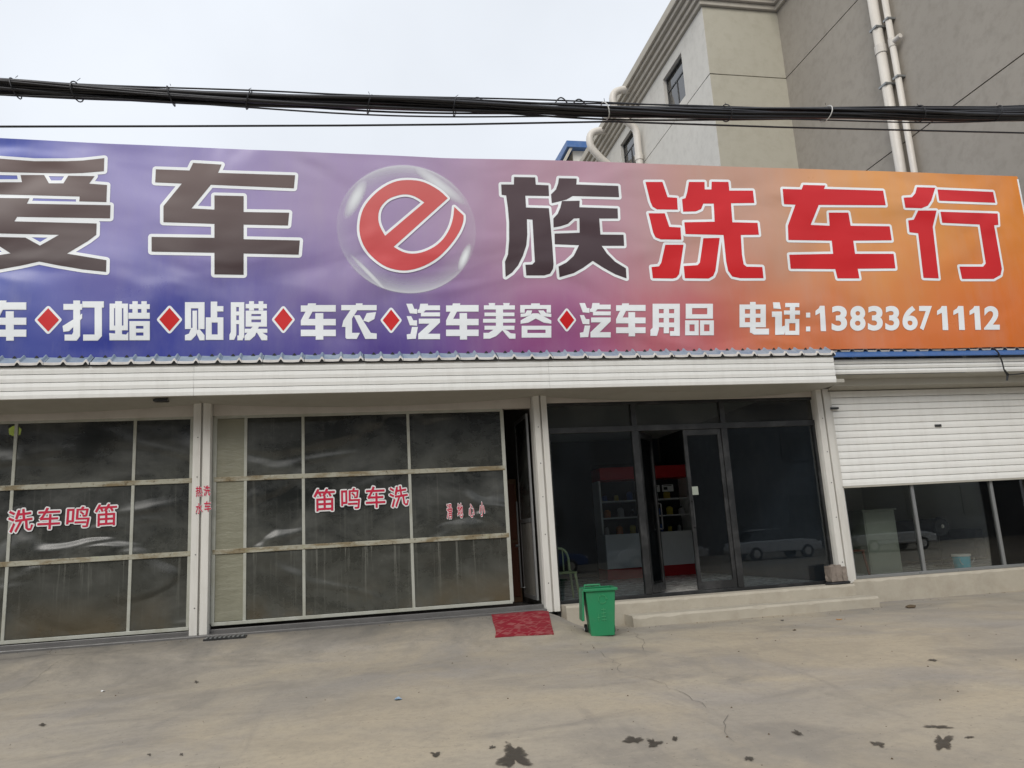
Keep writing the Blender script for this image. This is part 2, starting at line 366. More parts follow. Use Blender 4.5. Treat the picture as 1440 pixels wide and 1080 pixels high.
# ------------------------------------------------------------------ ground
def sm(a, b, x):
    t = min(1, max(0, (x - a) / (b - a))); return t * t * (3 - 2 * t)
def gz(x, y):
    z = -.30 - .03 * max(0, min(-y, 14) - 1.5)
    k = 1 - sm(2.55, 3.25, x)
    z += k * .27 * (1 - sm(0, 1, (-y - .12) / 1.75)) * 1.0
    return z + .006 * noise.noise(Vector((x * .9, y * .9, 0))) + .012 * noise.noise(Vector((x * .25, y * .25, 5)))
xs = sorted(set([-120, -80, -50, -30, -20, -14] + [round(-10 + .2 * i, 3) for i in range(125)] + [16, 20, 30, 50, 80, 120]))
ys = sorted(set([-120, -80, -55, -40, -30, -24, -20, -16] + [round(-13 + .5 * i, 3) for i in range(20)] + [round(-3 + .1 * i, 3) for i in range(31)] + [.2, 1, 4, 10, 20, 40, 80]))
g = MB(); nx = len(xs)
g.add([(x, y, gz(x, y) if y < .15 else min(gz(x, y), -.25) - .05) for y in ys for x in xs],
      [(j * nx + i, j * nx + i + 1, (j + 1) * nx + i + 1, (j + 1) * nx + i) for j in range(len(ys) - 1) for i in range(nx - 1)])
ground = tag(g.build('ground', GROUND, smooth=True), 'sloping stained concrete yard in front of the shops', 'ground', kind='structure')
def decal(name, pts, mat, h=.004, parent=None):
    n = len(pts); b = MB(); b.add([(p[0], p[1], gz(p[0], p[1]) + h) for p in pts], [tuple(range(n))]); return b.build(name, mat, parent, recalc=False)
def blotch(px, py, w, hgt, seed, rot=0):
    """irregular flat stain at a pixel of the yard; w, hgt in pixels"""
    rnd = random.Random(seed); pts = []
    ctr = onG(px, py); n_ = 32; vs = []; soak = []
    for i in range(n_):
        t = 2 * math.pi * i / n_; r = .60 + .55 * noise.noise(Vector((math.cos(t) * 1.7 + seed, math.sin(t) * 1.7, seed * .7))) + .05 * rnd.uniform(-1, 1)
        a, b = w / 2 * r * math.cos(t), hgt / 2 * r * math.sin(t)
        q = onG(px + a * math.cos(rot) - b * math.sin(rot), py + a * math.sin(rot) + b * math.cos(rot)); pts.append((q[0], q[1]))
    for lay, (k, sk) in enumerate(((1.18, 0), (.85, .62), (.45, 1.0))):
        for x, y in pts: x, y = ctr[0] + (x - ctr[0]) * k, ctr[1] + (y - ctr[1]) * k; vs.append((x, y, gz(x, y) + .005)); soak.append(sk)
    vs.append((ctr[0], ctr[1], gz(ctr[0], ctr[1]) + .005)); soak.append(1.0)
    fs = [(l * n_ + i, l * n_ + (i + 1) % n_, (l + 1) * n_ + (i + 1) % n_, (l + 1) * n_ + i) for l in range(2) for i in range(n_)] + [(2 * n_ + i, 2 * n_ + (i + 1) % n_, 3 * n_) for i in range(n_)]
    b = MB(); b.add(vs, [f[::-1] for f in fs]); o = b.build('stain', STAIN, ground, recalc=False)
    at_ = o.data.attributes.new('soak', 'FLOAT', 'POINT'); at_.data.foreach_set('value', soak)
for i, s in enumerate([(722, 1066, 62, 52), (892, 1042, 40, 16), (918, 1046, 34, 18), (950, 1040, 12, 8), (1122, 1032, 24, 10, .5), (1236, 1048, 34, 11, .3),
                       (1314, 1023, 60, 9, .05), (1326, 1046, 46, 32, .4), (1362, 1038, 18, 6), (612, 1062, 22, 10), (692, 1052, 14, 7), (1052, 1068, 26, 9), (210, 1062, 9, 5), (255, 1062, 8, 5), (60, 1020, 18, 6), (1312, 929, 18, 6), (276, 960, 10, 6), (1100, 873, 8, 4)]):
    blotch(s[0], s[1], s[2], s[3], i + 3, s[4] if len(s) > 4 else 0)
def crack(pix, wd, seed):
    rnd = random.Random(seed); P = [onG(*p) for p in pix]; pts = []
    for a, b in zip(P, P[1:]):
        n = max(2, int(np.linalg.norm(b - a) / .12))
        for i in range(n): q = a + (b - a) * i / n; pts.append((q[0] + rnd.uniform(-.03, .03), q[1] + rnd.uniform(-.03, .03)))
    b = MB(); vs = []
    for i, p in enumerate(pts):
        q0, q1 = pts[max(0, i - 1)], pts[min(len(pts) - 1, i + 1)]; d = Vector((q1[0] - q0[0], q1[1] - q0[1])).normalized()
        ww = wd * rnd.uniform(.05, .5); n_ = (-d.y * ww, d.x * ww)
        for s in (-1, 1): x, y = p[0] + s * n_[0], p[1] + s * n_[1]; vs.append((x, y, gz(x, y) + .007))
    b.add(vs, [(2 * i, 2 * i + 1, 2 * i + 3, 2 * i + 2) for i in range(len(pts) - 1)])
    b.build('crack', CRK, ground, recalc=False)
CRK = pm('crack_dirt', (.17, .155, .13, 1), .9, .3, 20)
crack([(828, 905), (845, 920), (870, 935), (872, 945), (925, 960), (950, 972), (985, 990), (1003, 1004)], .006, 1)
crack([(1022, 1008), (1016, 1030), (1030, 1044), (1075, 1056)], .005, 2)
crack([(893, 890), (905, 905), (902, 916), (930, 920)], .006, 3)
crack([(0, 928), (60, 922), (150, 918), (210, 910), (262, 900), (300, 894)], .010, 4)
crack([(400, 890), (470, 881), (560, 873), (680, 862)], .008, 5)
crack([(575, 1053), (640, 1051), (665, 1048)], .004, 6)
crack([(0, 985), (40, 965), (85, 925)], .006, 7)

# ------------------------------------------------------------------ car wash building
CW = thing('car_wash_building', 'low white shop row with two plastic sheeted wash bays and a black glass shopfront', 'building', (0, 0, -.3))
XL, P1a, P1b, P2a, P2b, P3a, P3b = -6.9, -2.225, -1.975, 2.655, 2.885, 7.425, 7.675
DEPTH = 7.0
bx('wall', (XL - .2, .1, -.32), (XL, DEPTH, 3.5), DARKWALL, CW)
bx('wall', (XL - .2, DEPTH, -.32), (P3b, DEPTH + .2, 3.5), DARKWALL, CW)
bx('wall', (P2a + .04, .22, -.32), (P2b - .12, DEPTH, 3.3), DARKWALL, CW); bx('wall', (P2b - .118, .22, -.31), (P2b - .04, DEPTH, 3.29), SHADEW, CW); bx('wall', (P2b - .03, DEPTH - .05, .05), (P3a, DEPTH - .003, 3.29), SHADEW, CW); bx('ceiling', (P2b - .03, .22, 3.27), (P3a, DEPTH - .06, 3.298), SHOPWALL, CW)
bx('wall', (P3a + .06, .22, -.32), (P3b - .06, DEPTH, 3.3), SHADEW, CW)
bx('floor', (XL, .02, -.32), (P2a + .04, DEPTH, -.01), WETC, CW)
bx('ceiling', (XL - .2, .16, 3.30), (P3b, DEPTH + .2, 3.40), DARKWALL, CW)
rb = MB(); rb.prism([(-.45, 3.76), (-.45, 3.70), (8.2, 4.2), (8.2, 4.26)], 'x', XL - .4, P3b - .3); rb.build('roof', BLUE, CW)
# posts: folded sheet posts with a groove down the middle
def post(xa, xb, z0, parent, split=True):
    p = MB(); mid = (xa + xb) / 2; gw = .014
    if split:
        p.prism([(xa, .0), (xa + .012, -.05), (mid - gw, -.05), (mid - gw, .0)], 'z', z0, 3.14)
        p.prism([(mid + gw, .0), (mid + gw, -.05), (xb - .012, -.05), (xb, .0)], 'z', z0, 3.14)
        p.box((xa, .002, z0), (xb, .20, 3.14))
    o = p.build('post', POST, parent, .004)
    rv = MB()
    for z in (.35, 1.05, 1.6, 2.1, 2.65): rv.tube([(mid - .05, -.047, z), (mid - .05, -.056, z)], .008, 6)
    rv.build('rivet', BLACKM, o)
    return o
post1 = post(P1a, P1b, -.05, CW); post2 = post(P2a, P2b, -.06, CW); post3 = post(P3a, P3b, .02, CW); post0 = post(-7.0, -6.76, -.05, CW)
# lintels over each bay, soffit, fascia
FY, FB, FT = -.70, 3.115, 3.545
for a, b in ((-6.76, P1a), (P1b, P2a)):
    l = MB(); l.box((a + .003, .05, 2.965), (b - .003, .16, 3.20)); l.build('lintel', LINTEL, CW, .004)
l = MB(); l.box((P2b + .003, .045, 3.03), (P3a - .003, .16, 3.20)); l.build('lintel', LINTEL, CW, .004)
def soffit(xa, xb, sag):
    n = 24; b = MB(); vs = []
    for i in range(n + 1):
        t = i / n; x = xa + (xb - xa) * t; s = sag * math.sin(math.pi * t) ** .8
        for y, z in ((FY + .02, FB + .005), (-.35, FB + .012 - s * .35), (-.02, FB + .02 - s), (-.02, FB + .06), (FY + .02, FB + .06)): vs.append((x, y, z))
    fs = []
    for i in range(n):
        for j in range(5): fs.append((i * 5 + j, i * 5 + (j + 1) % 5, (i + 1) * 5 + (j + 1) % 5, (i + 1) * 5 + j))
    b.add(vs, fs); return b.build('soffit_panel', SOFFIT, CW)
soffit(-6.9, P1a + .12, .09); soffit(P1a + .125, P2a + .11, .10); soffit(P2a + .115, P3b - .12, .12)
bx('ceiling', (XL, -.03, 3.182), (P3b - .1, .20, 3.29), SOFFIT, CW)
fas = node('fascia', CW, (0, FY, FB)); NS = 4; sh = (FT - FB) / NS
segs = [(-7.1, P1a + .13), (P1a + .133, P2a + .12), (P2a + .123, 7.40)]
for xa, xb in segs:
    for i in range(NS):
        z0 = FB + i * sh; n = 14; b = MB(); vs = []
        for q in range(n + 1):
            x = xa + (xb - xa) * q / n; wv = .006 * noise.noise(Vector((x * .8, i * .3, 2)))
            for yy, zz in ((FY + .03, z0 + .001), (FY - .001, z0 + .004), (FY - .009, z0 + sh * .45), (FY - .006, z0 + sh - .010), (FY + .001, z0 + sh - .006), (FY + .03, z0 + sh - .002)):
                vs.append((x, yy + wv, zz + wv * .6))
        fs = [tuple(range(6)), tuple(range(n * 6, n * 6 + 6))[::-1]]
        for q in range(n):
            for j in range(6): fs.append((q * 6 + j, q * 6 + (j + 1) % 6, (q + 1) * 6 + (j + 1) % 6, (q + 1) * 6 + j))
        b.add(vs, fs).build('slat', WHITE, fas)
bx('backing', (-7.1, FY + .032, FB + .01), (7.395, FY + .06, FT - .01), GAP, fas)
# eave: overlapping wavy sheet ends, white lip below and blue sheet above
tile = MB(); PT = .27; prof = [(0, 0), (.06, -.003), (.12, -.004), (.19, -.001), (.200, .0), (.224, .036), (.238, .036), (.260, .003), (.27, 0)]
y0, z0, y1, z1 = FY - .04, FT + .022, FY + .15, FT + .150
for (pa, qa), (pb, qb) in zip(prof, prof[1:]):
    tile.add([(pa, y0, z0 + qa), (pb, y0, z0 + qb), (pb, y1, z1 + qb), (pa, y1, z1 + qa)], [(0, 1, 2, 3)], 0)
    tile.add([(pa, y0 - .004, z0 + qa - .019), (pb, y0 - .004, z0 + qb - .019), (pb, y0 - .004, z0 + qb + .012), (pa, y0 - .004, z0 + qa + .012)], [(0, 1, 2, 3)], 1)
    tile.add([(pa, y0 - .004, z0 + qa + .012), (pb, y0 - .004, z0 + qb + .012), (pb, y0 + .02, z0 + qb + .022), (pa, y0 + .02, z0 + qa + .022)], [(0, 1, 2, 3)], 1)
    if max(qa, qb) > .02: tile.add([(pa - .1, y1 - .03, z1 - .016), (pb - .1, y1 - .03, z1 - .016), (pb - .1, y1 - .03, z1 + qb * .9 - .016), (pa - .1, y1 - .03, z1 + qa * .9 - .016)], [(0, 1, 2, 3)], 2)  # black triangle painted for the shade under the ridge at the sign foot
    tile.add([(pa, y0 + .012, z0 - .04), (pb, y0 + .012, z0 - .04), (pb, y0 + .012, z0 + qb - .003), (pa, y0 + .012, z0 + qa - .003)], [(0, 1, 2, 3)], 2)  # black face stands in for the shaded hollow behind the lip
ev = node('eave', CW, (0, FY, FT)); t0 = tile.build('roof_tile', [FADED, TILEW, GAP], ev, recalc=False, local=True)
t0.location = (-7.15, -FY, -FT)
for i in range(1, 54):
    c = inst(t0, (PT * i, 0, random.uniform(-.0025, .0025))); c.rotation_euler.y = random.uniform(-.003, .003)
bx('backing', (-7.1, FY + .10, FT - .005), (7.39, FY + .13, FT + .10), GAP, ev)
bk = MB().box((-2.62, FY + .10, 3.075), (-2.44, FY + .22, 3.10)).box((-2.455, FY + .11, 3.10), (-2.44, FY + .13, 3.14)); bk.build('bracket', BLACKM, CW)

# ---- lettering from the font (door stickers, phone number)
def font_mesh(ch, off, res=3):
    cu = bpy.data.curves.new('t', 'FONT'); cu.body = ch; cu.size = 1; cu.offset = off; cu.resolution_u = res; cu.fill_mode = 'FRONT'
    ob = bpy.data.objects.new('t', cu); COL.objects.link(ob)
    bpy.context.view_layer.update()
    me = bpy.data.meshes.new_from_object(ob.evaluated_get(bpy.context.evaluated_depsgraph_get()))
    V = [(v.co.x, v.co.y) for v in me.vertices]; Fs = [tuple(p.vertices) for p in me.polygons]
    bpy.data.objects.remove(ob); bpy.data.curves.remove(cu); bpy.data.meshes.remove(me)
    return V, Fs
ST_R = pm('sticker_red', (.52, .012, .05, 1), .45, .15, 8); ST_W = pm('sticker_white', (.72, .72, .72, 1), .5, .08)
def area(p): return abs(sum(p[i][0] * p[(i + 1) % len(p)][1] - p[(i + 1) % len(p)][0] * p[i][1] for i in range(len(p)))) / 2
def inside(p, poly):
    c = False; j = len(poly) - 1
    for i in range(len(poly)):
        if (poly[i][1] > p[1]) != (poly[j][1] > p[1]) and p[0] < (poly[j][0] - poly[i][0]) * (p[1] - poly[i][1]) / (poly[j][1] - poly[i][1]) + poly[i][0]: c = not c
        j = i
    return c
def cdt(polys, every=False):
    V, Fc = [], []
    for p in polys:
        o = len(V); V += [Vector((float(a), float(b))) for a, b in p]; Fc.append(list(range(o, o + len(p))))
    r = delaunay_2d_cdt(V, [], Fc, 0, 1e-5, True)
    return [tuple(v) for v in r[0]], [f for f, orig in zip(r[2], r[5]) if every or len(orig)]
def ccw(p):
    a = sum(p[i][0] * p[(i + 1) % len(p)][1] - p[(i + 1) % len(p)][0] * p[i][1] for i in range(len(p))); return p if a > 0 else p[::-1]
FCACHE = {}
def fat(ch, wd):
    """font outline thickened by wd (character widths)"""
    if (ch, wd) in FCACHE: return FCACHE[ch, wd]
    V, Fs = font_mesh(ch, 0, 1); cnt = {}
    x0, x1, y0, y1 = min(v[0] for v in V), max(v[0] for v in V), min(v[1] for v in V), max(v[1] for v in V)
    V = [((v[0] - x0) / (x1 - x0) - .5, (v[1] - y0) / (y1 - y0) - .5) for v in V]
    for f in Fs:
        for a, b in zip(f, f[1:] + f[:1]): k = (min(a, b), max(a, b)); cnt[k] = cnt.get(k, 0) + 1
    polys = [ccw([V[i] for i in f]) for f in Fs]
    for (a, b), c in cnt.items():
        if c != 1: continue
        A_, B_ = Vector(V[a]), Vector(V[b])
        if (B_ - A_).length < 1e-4: continue
        d = (B_ - A_).normalized(); nn = Vector((-d.y, d.x)) * wd
        polys.append(ccw([tuple(A_ - nn), tuple(B_ - nn), tuple(B_ + nn), tuple(A_ + nn)])); polys.append([(A_.x + wd * math.cos(t), A_.y + wd * math.sin(t)) for t in [2 * math.pi * (q + .31) / 8 for q in range(8)]])
    polys = [p for p in polys if area(p) > 1e-8]
    Vo, Fo = cdt(polys, True); PB = [(min(q[0] for q in p), max(q[0] for q in p), min(q[1] for q in p), max(q[1] for q in p), p) for p in polys]; keep = []
    for f in Fo:
        cx, cy = sum(Vo[i][0] for i in f) / len(f), sum(Vo[i][1] for i in f) / len(f)
        if any(a <= cx <= b and c <= cy <= d and inside((cx, cy), p) for a, b, c, d, p in PB): keep.append(f)
    FCACHE[ch, wd] = (Vo, keep); return FCACHE[ch, wd]
def sticker(ch, cx, cz, w, h, y, parent, bold=.012, halo=.075, tilt=0):
    b = MB(); ct, st = math.cos(tilt), math.sin(tilt)
    for (V, Fc), yy, mi in ((fat(ch, halo), y, 1), (fat(ch, bold), y - .004, 0)):
        b.add([(cx + p * w * ct - q * h * st, yy, cz + p * w * st + q * h * ct) for p, q in V], Fc, mi)
    return b.build('character', [ST_R, ST_W], parent, recalc=False)

# ---- plastic sheet doors of the wash bays
DY = .10
def wash_door(xa, xb, xst, base, top, pale=None, letters=(), half=None):
    d = node('wash_bay_door', CW, ((xa + xb) / 2, DY, base))
    xv = [xa] + list(xst) + [xb]; zr = [base, 1.07, 2.065, top]; rnd = random.Random(int(xa * 100))
    for i, x in enumerate(xv):
        w_ = .021 if 0 < i < len(xv) - 1 else .027
        MB().box((x - w_, DY - .031, base), (x + w_, DY + .01, top)).build('stile', STILE, d, .005)
    for j, z in enumerate(zr):
        hh = .034 if 0 < j < 3 else .024
        MB().box((xa - .01, DY - .036, z - hh), (xb + .01, DY + .012, z + hh)).build('rail', RAILM if 0 < j < 3 else STILE, d, .006)
    for i in range(len(xv) - 1):
        for j in range(3):
            if half and half(i, j): continue
            n, m = 14, 12; b = MB(); vs = []; sd_ = rnd.uniform(0, 50); x0, x1, z0_, z1_ = xv[i] + .02, xv[i + 1] - .02, zr[j] + .03, zr[j + 1] - .03
            for q in range(m + 1):
                for p in range(n + 1):
                    x = x0 + (x1 - x0) * p / n; z = z0_ + (z1_ - z0_) * q / m; ed = min(p, n - p, q, m - q) / 5
                    vs.append((x, DY - .018 + .009 * min(1, ed) * noise.noise(Vector((x * .9, sd_, z * 1.5))), z))
            b.add(vs, [(q * (n + 1) + p, q * (n + 1) + p + 1, (q + 1) * (n + 1) + p + 1, (q + 1) * (n + 1) + p) for q in range(m) for p in range(n)])
            b.build('pane', SHEETP if pale == i else SHEET, d, smooth=True, recalc=False)
    for ch, px, py, w_, h_, tl in letters:
        q = onY(px, py, DY - .034); sticker(ch, q[0], q[2], w_, h_, DY - .034, d, tilt=tl)
    return d
sc_ = .0100
wash_door(-6.70, P1a - .025, (-4.50, -3.00), .085, 2.955, None,
          [('洗', 29, 732, .29, .29, .1), ('车', 69, 729, .27, .28, .0), ('鸣', 110, 727, .28, .27, -.02), ('笛', 149, 724, .27, .29, .02)])
wash_door(P1b + .03, 2.19, (-1.53, -.74, .77), .115, 2.95, 0,
          [('笛', 456, 703, .29, .31, .0), ('鸣', 493, 701, .26, .29, -.0), ('车', 528, 699, .27, .30, 0), ('洗', 561, 698, .26, .29, .12),
           ('滑', 632, 719, .08, .21, 0), ('地', 647, 718, .08, .20, 0), ('心', 663, 718, .08, .19, 0), ('小', 678, 716, .08, .20, 0)])
tag([o for o in CW.children if o.name.startswith('wash_bay_door')][0], 'plastic sheeted bay door on the far left'); tag([o for o in CW.children if o.name.startswith('wash_bay_door')][1], 'plastic sheeted bay door next to the glass shopfront')
for ch, px, py in (('热', 280, 691), ('洗', 291, 690), ('水', 280, 715), ('车', 292, 712)):
    q = onY(px, py, -.0525); sticker(ch, q[0], q[2], .085, .14, -.0525, post1, .02, .06, .05)
# concrete sill and dark drain gap under the doors
bx('threshold', (-6.76, -.16, -.32), (P2a - .003, .06, .002), WETC, CW, .01)
bx('threshold', (-6.76, .062, -.32), (P2a - .003, .16, .05), WETC, CW, .008)
b = MB(); b.box((-1.97, -.42, -.2), (-1.45, -.22, gz(-1.7, -.3) + .012)); dg = b.build('drain_grate', BLACKM, CW)
for i in range(9): bx('bar', (-1.95 + i * .056, -.41, gz(-1.7, -.3) + .012), (-1.925 + i * .056, -.23, gz(-1.7, -.3) + .022), GREYM, dg)
# the opened wicket beside the second bay: dark opening with a folded inner leaf
wl = node('wicket_leaf', CW, (2.60, .2, .1))
for a, c in (((2.585, .18, .1), (2.615, .24, 2.9)), ((2.585, 1.05, .1), (2.615, 1.11, 2.9)), ((2.585, .24, .1), (2.615, 1.05, .16)), ((2.585, .24, 1.25), (2.615, 1.05, 1.31)), ((2.585, .24, 2.84), (2.615, 1.05, 2.9))):
    MB().box(a, c).build('rail', GREYM, wl)
bx('panel', (2.592, .24, .16), (2.606, 1.05, 1.25), DARKWALL, wl); bx('panel', (2.592, .24, 1.31), (2.606, 1.05, 2.84), SHEET, wl)
bt = MB(); bt.tube([(2.585, 1.0, .25), (2.53, 1.0, .25), (2.53, 1.0, 1.6)], .014, 8); bt.tube([(2.53, 1.0, .9), (2.47, .98, .9)], .02, 8); bt.build('bolt', GREYM, wl)
bd = thing('brown_cupboard', 'tall brown wooden cupboard inside the dark gap beside the wash bay door', 'cupboard', (2.42, 1.5, -.01))
bx('body', (2.20, 1.5, -.01), (2.64, 1.9, 2.0), BROWN, bd, .01)
for z0_, z1_ in ((.08, .95), (1.0, 1.92)): bx('door', (2.23, 1.485, z0_), (2.61, 1.498, z1_), WOODR, bd, .004)
yl = thing('bay_lamp', 'small yellow green lamp glowing behind the far left plastic door', 'lamp', tuple(onY(21, 606, .9)))
LAMP = NT('yellow_lamp'); LAMP.b.inputs['Emission Color'].default_value = (.62, .75, .10, 1); LAMP.b.inputs['Emission Strength'].default_value = 1.3; LAMP.set((.4, .5, .05, 1), .5)
lp = onY(21, 606, .9); b = MB(); b.tube([(lp[0], lp[1], lp[2] - .07), (lp[0], lp[1], lp[2] - .05), (lp[0], lp[1], lp[2] + .03), (lp[0], lp[1], lp[2] + .07)], [.03, .07, .08, .03], 12); b.build('bulb', LAMP.m, yl, smooth=True)
b = MB(); b.tube([(lp[0], lp[1], lp[2] + .06), (lp[0], lp[1], 3.299)], .012, 6); b.build('cord', BLACK, yl)

# ---- glass shopfront
GY = .10; ZT = 2.60; ZC = 3.03
sf = node('shop_front', CW, (5.1, GY, .03))
M1, M2 = 4.295, 5.80
def fr(a, c, parent=None): return MB().box(a, c).build('frame', BLACKM, parent or sf, .004)
fr((P2b + .003, GY - .03, .03), (P3a - .003, GY + .05, .075))
fr((P2b + .003, GY - .035, ZT - .045), (P3a - .003, GY + .05, ZT + .045))
fr((P2b + .003, GY - .03, 2.985), (P3a - .003, GY + .05, 3.028))
for x in (M1, M2):
    fr((x - .05, GY - .04, .076), (x + .05, GY + .05, ZT - .046)); fr((x - .04, GY - .04, ZT + .046), (x + .04, GY + .05, 2.984))
fr((P2b + .003, GY - .028, .076), (P2b + .04, GY + .048, ZT - .046)); fr((P3a - .04, GY - .028, .076), (P3a - .003, GY + .048, ZT - .046))
for a, c in ((P2b + .04, M1 - .05), (M2 + .05, P3a - .04)):
    bx('pane', (a - .01, GY + .006, .07), (c + .01, GY + .014, ZT - .04), GLASS, sf)
FILM = glass('dusty_transom_glass', (.45, .46, .44, 1), .15, .16)
for a, c in ((P2b + .003, M1 - .04), (M1 + .04, M2 - .04), (M2 + .04, P3a - .003)):
    bx('pane', (a, GY + .006, ZT + .04), (c, GY + .014, 2.99), FILM, sf)
def leaf(x0, x1, hinge_x, ang):
    d = node('glass_door', CW, (hinge_x, GY + .005, .08)); d.rotation_euler.z = ang
    def L(n, a, c, m, bv=.003): 
        o = MB().box((a[0] - hinge_x, a[1] - GY - .005, a[2] - .08), (c[0] - hinge_x, c[1] - GY - .005, c[2] - .08)).build(n, m, d, bv, local=True); return o
    y0_, y1_ = GY - .02, GY + .03; w_ = .06
    L('frame', (x0, y0_, .082), (x0 + w_, y1_, ZT - .05), BLACKM); L('frame', (x1 - w_, y0_, .082), (x1, y1_, ZT - .05), BLACKM)
    L('frame', (x0 + w_, y0_, .082), (x1 - w_, y1_, .20), BLACKM); L('frame', (x0 + w_, y0_, ZT - .14), (x1 - w_, y1_, ZT - .05), BLACKM)
    L('pane', (x0 + w_ - .01, GY + .001, .19), (x1 - w_ + .01, GY + .008, ZT - .13), GLASS, 0)
    hx = x0 + .03 if hinge_x > (x0 + x1) / 2 else x1 - .03
    h = MB(); h.tube([(hx - hinge_x, -.03, .95), (hx - hinge_x, -.075, .95), (hx - hinge_x, -.075, 1.35), (hx - hinge_x, -.03, 1.35)], .012, 8); h.build('handle', BLACKM, d, local=True)
    return d
rl = leaf(M1 + .055 + .75, M2 - .055, M2 - .055, 0)
ll = leaf(M1 + .055, M1 + .055 + .69, M1 + .055, R(52))
card = MB().box((-.59, -.030, 1.44), (-.49, -.026, 1.57)); card.build('notice', CAB, rl, local=True)

# ---- shop interior
bx('floor', (P2b - .04, .02, -.32), (P3a + .06, DEPTH, .03), GAP, CW)
rows = []
ft = None
for i in range(7):
    for j in range(9):
        x0_, y0_ = P2b + i * .65, .16 + j * .65
        if ft is None: ft = MB().box((0, 0, .031), (min(.645, .645), .645, .04)).build('floor_tile', TILEFL, CW, local=True); ft.location = (x0_, y0_, .3)
        else: c = inst(ft, (0, 0, 0)); c.location = (x0_, y0_, .3)
        if x0_ + .645 > P3a + .06: (ft if False else c).scale.x = (P3a + .06 - x0_) / .645
shelf = thing('display_cabinet', 'white display cabinet with red header and red base at the back of the shop', 'cabinet', (6.25, 5.2, .04))
bx('back_panel', (5.2, 5.55, .04), (7.3, 5.6, 2.55), pm('dark_back', (.03, .035, .04, 1), .5), shelf)
bx('header', (5.2, 4.9, 2.15), (7.3, 5.54, 2.42), REDP, shelf, .01)
bx('base', (5.2, 4.9, .04), (7.3, 5.54, .26), REDP, shelf, .01); bx('counter', (5.2, 4.88, .262), (7.3, 5.54, .98), CREAM, shelf, .01)
for z in (1.32, 1.68): bx('shelf', (5.22, 5.1, z), (7.28, 5.54, z + .025), PLW, shelf)
for x in (5.2, 6.2, 7.26): bx('upright', (x, 5.05, .982), (x + .04, 5.54, 2.148), CREAM, shelf)
gm = [pm('goods_%s' % n, c, .4) for n, c in (('silver', (.5, .5, .52, 1)), ('blue', (.05, .12, .4, 1)), ('orange', (.6, .2, .04, 1)), ('black', (.03, .03, .03, 1)), ('yellow', (.6, .5, .08, 1)))]
kinds = ['silver', 'blue', 'orange', 'black', 'yellow']; k_ = 0; nth = ['leftmost', 'second', 'third', 'fourth', 'fifth', 'sixth', 'seventh', 'eighth', 'ninth', 'tenth', 'eleventh', 'twelfth', 'thirteenth', 'fourteenth']
for lev, (z, nm) in enumerate(((.982, 'counter'), (1.347, 'lower shelf'), (1.707, 'upper shelf'))):
    x = 5.32; i = 0
    while x < 7.1:
        ki = random.randrange(5); wd = random.uniform(.12, .22); hh = random.uniform(.14, .27)
        if not any(abs(x + wd / 2 - u) < wd / 2 + .06 for u in (6.22,)):
            o = thing('car_care_bottle', '%s bottle on the %s of the red display cabinet, %s from the left' % (kinds[ki], nm, nth[i] if i else 'first'), 'bottle', (x + wd / 2, 5.3, z), 'goods on the display cabinet')
            b = MB(); r_ = wd * .36; b.tube([(0, 0, 0), (0, 0, hh * .62), (0, 0, hh * .76), (0, 0, hh * .78)], [r_, r_, r_ * .5, r_ * .35], 10); b.build('body', gm[ki], o, local=True)
            b = MB(); b.tube([(0, 0, hh * .781), (0, 0, hh)], r_ * .4, 10); b.build('cap', gm[3 if ki != 3 else 0], o, local=True); i += 1
        x += wd + random.uniform(.05, .16)
for i, x in enumerate((6.28, 6.6)):
    o = tag(bx('price_card', (x, 4.885, 1.84), (x + .26, 4.897, 1.99), PLW), ['left', 'right'][i] + ' one of two white cards hanging below the red header', 'card', 'cards below the red header')
    m_ = MB().box((x + .03, 4.880, 1.96), (x + .22, 4.884, 1.975)).box((x + .03, 4.880, 1.88), (x + .12, 4.884, 1.94)); m_.build('print', BLACK, o)
    MB().tube([(x + .05, 4.891, 1.99), (x + .05, 4.899, 2.16)], .004, 5).build('string', BLACK, o)
def stool(name, label, loc, mat, h=.45, w_=.34, back=.36):
    t = thing(name, label, 'chair', loc); s = w_ / 2
    MB().box((-s, -s, h - .03), (s, s, h)).build('seat', mat, t, .02, local=True)
    for sx in (-1, 1):
        for sy in (-1, 1): MB().tube([(sx * (s - .03), sy * (s - .03), h - .03), (sx * (s + .01), sy * (s + .01), 0)], [.022, .018], 8).build('leg', mat, t, local=True)
    if back:
        b = MB(); pts = [(-s + .02, s - .02, h)] + [(-s + .02 + (w_ - .04) * (.5 - .5 * math.cos(math.pi * i / 10)), s + .03, h + back * math.sin(math.pi * i / 10) ** .5) for i in range(11)] + [(s - .02, s - .02, h)]
        b.tube(pts, .02, 8); b.build('backrest', mat, t, local=True)
        for q in (-.06, .06): MB().tube([(q, s + .01, h), (q, s + .03, h + back * .96)], .012, 6).build('slat', mat, t, local=True)
    return t
stool('plastic_chair', 'pale green plastic chair behind the left shop pane by the white post', (3.16, .75, .04), YGREEN, .42, .36, .36)

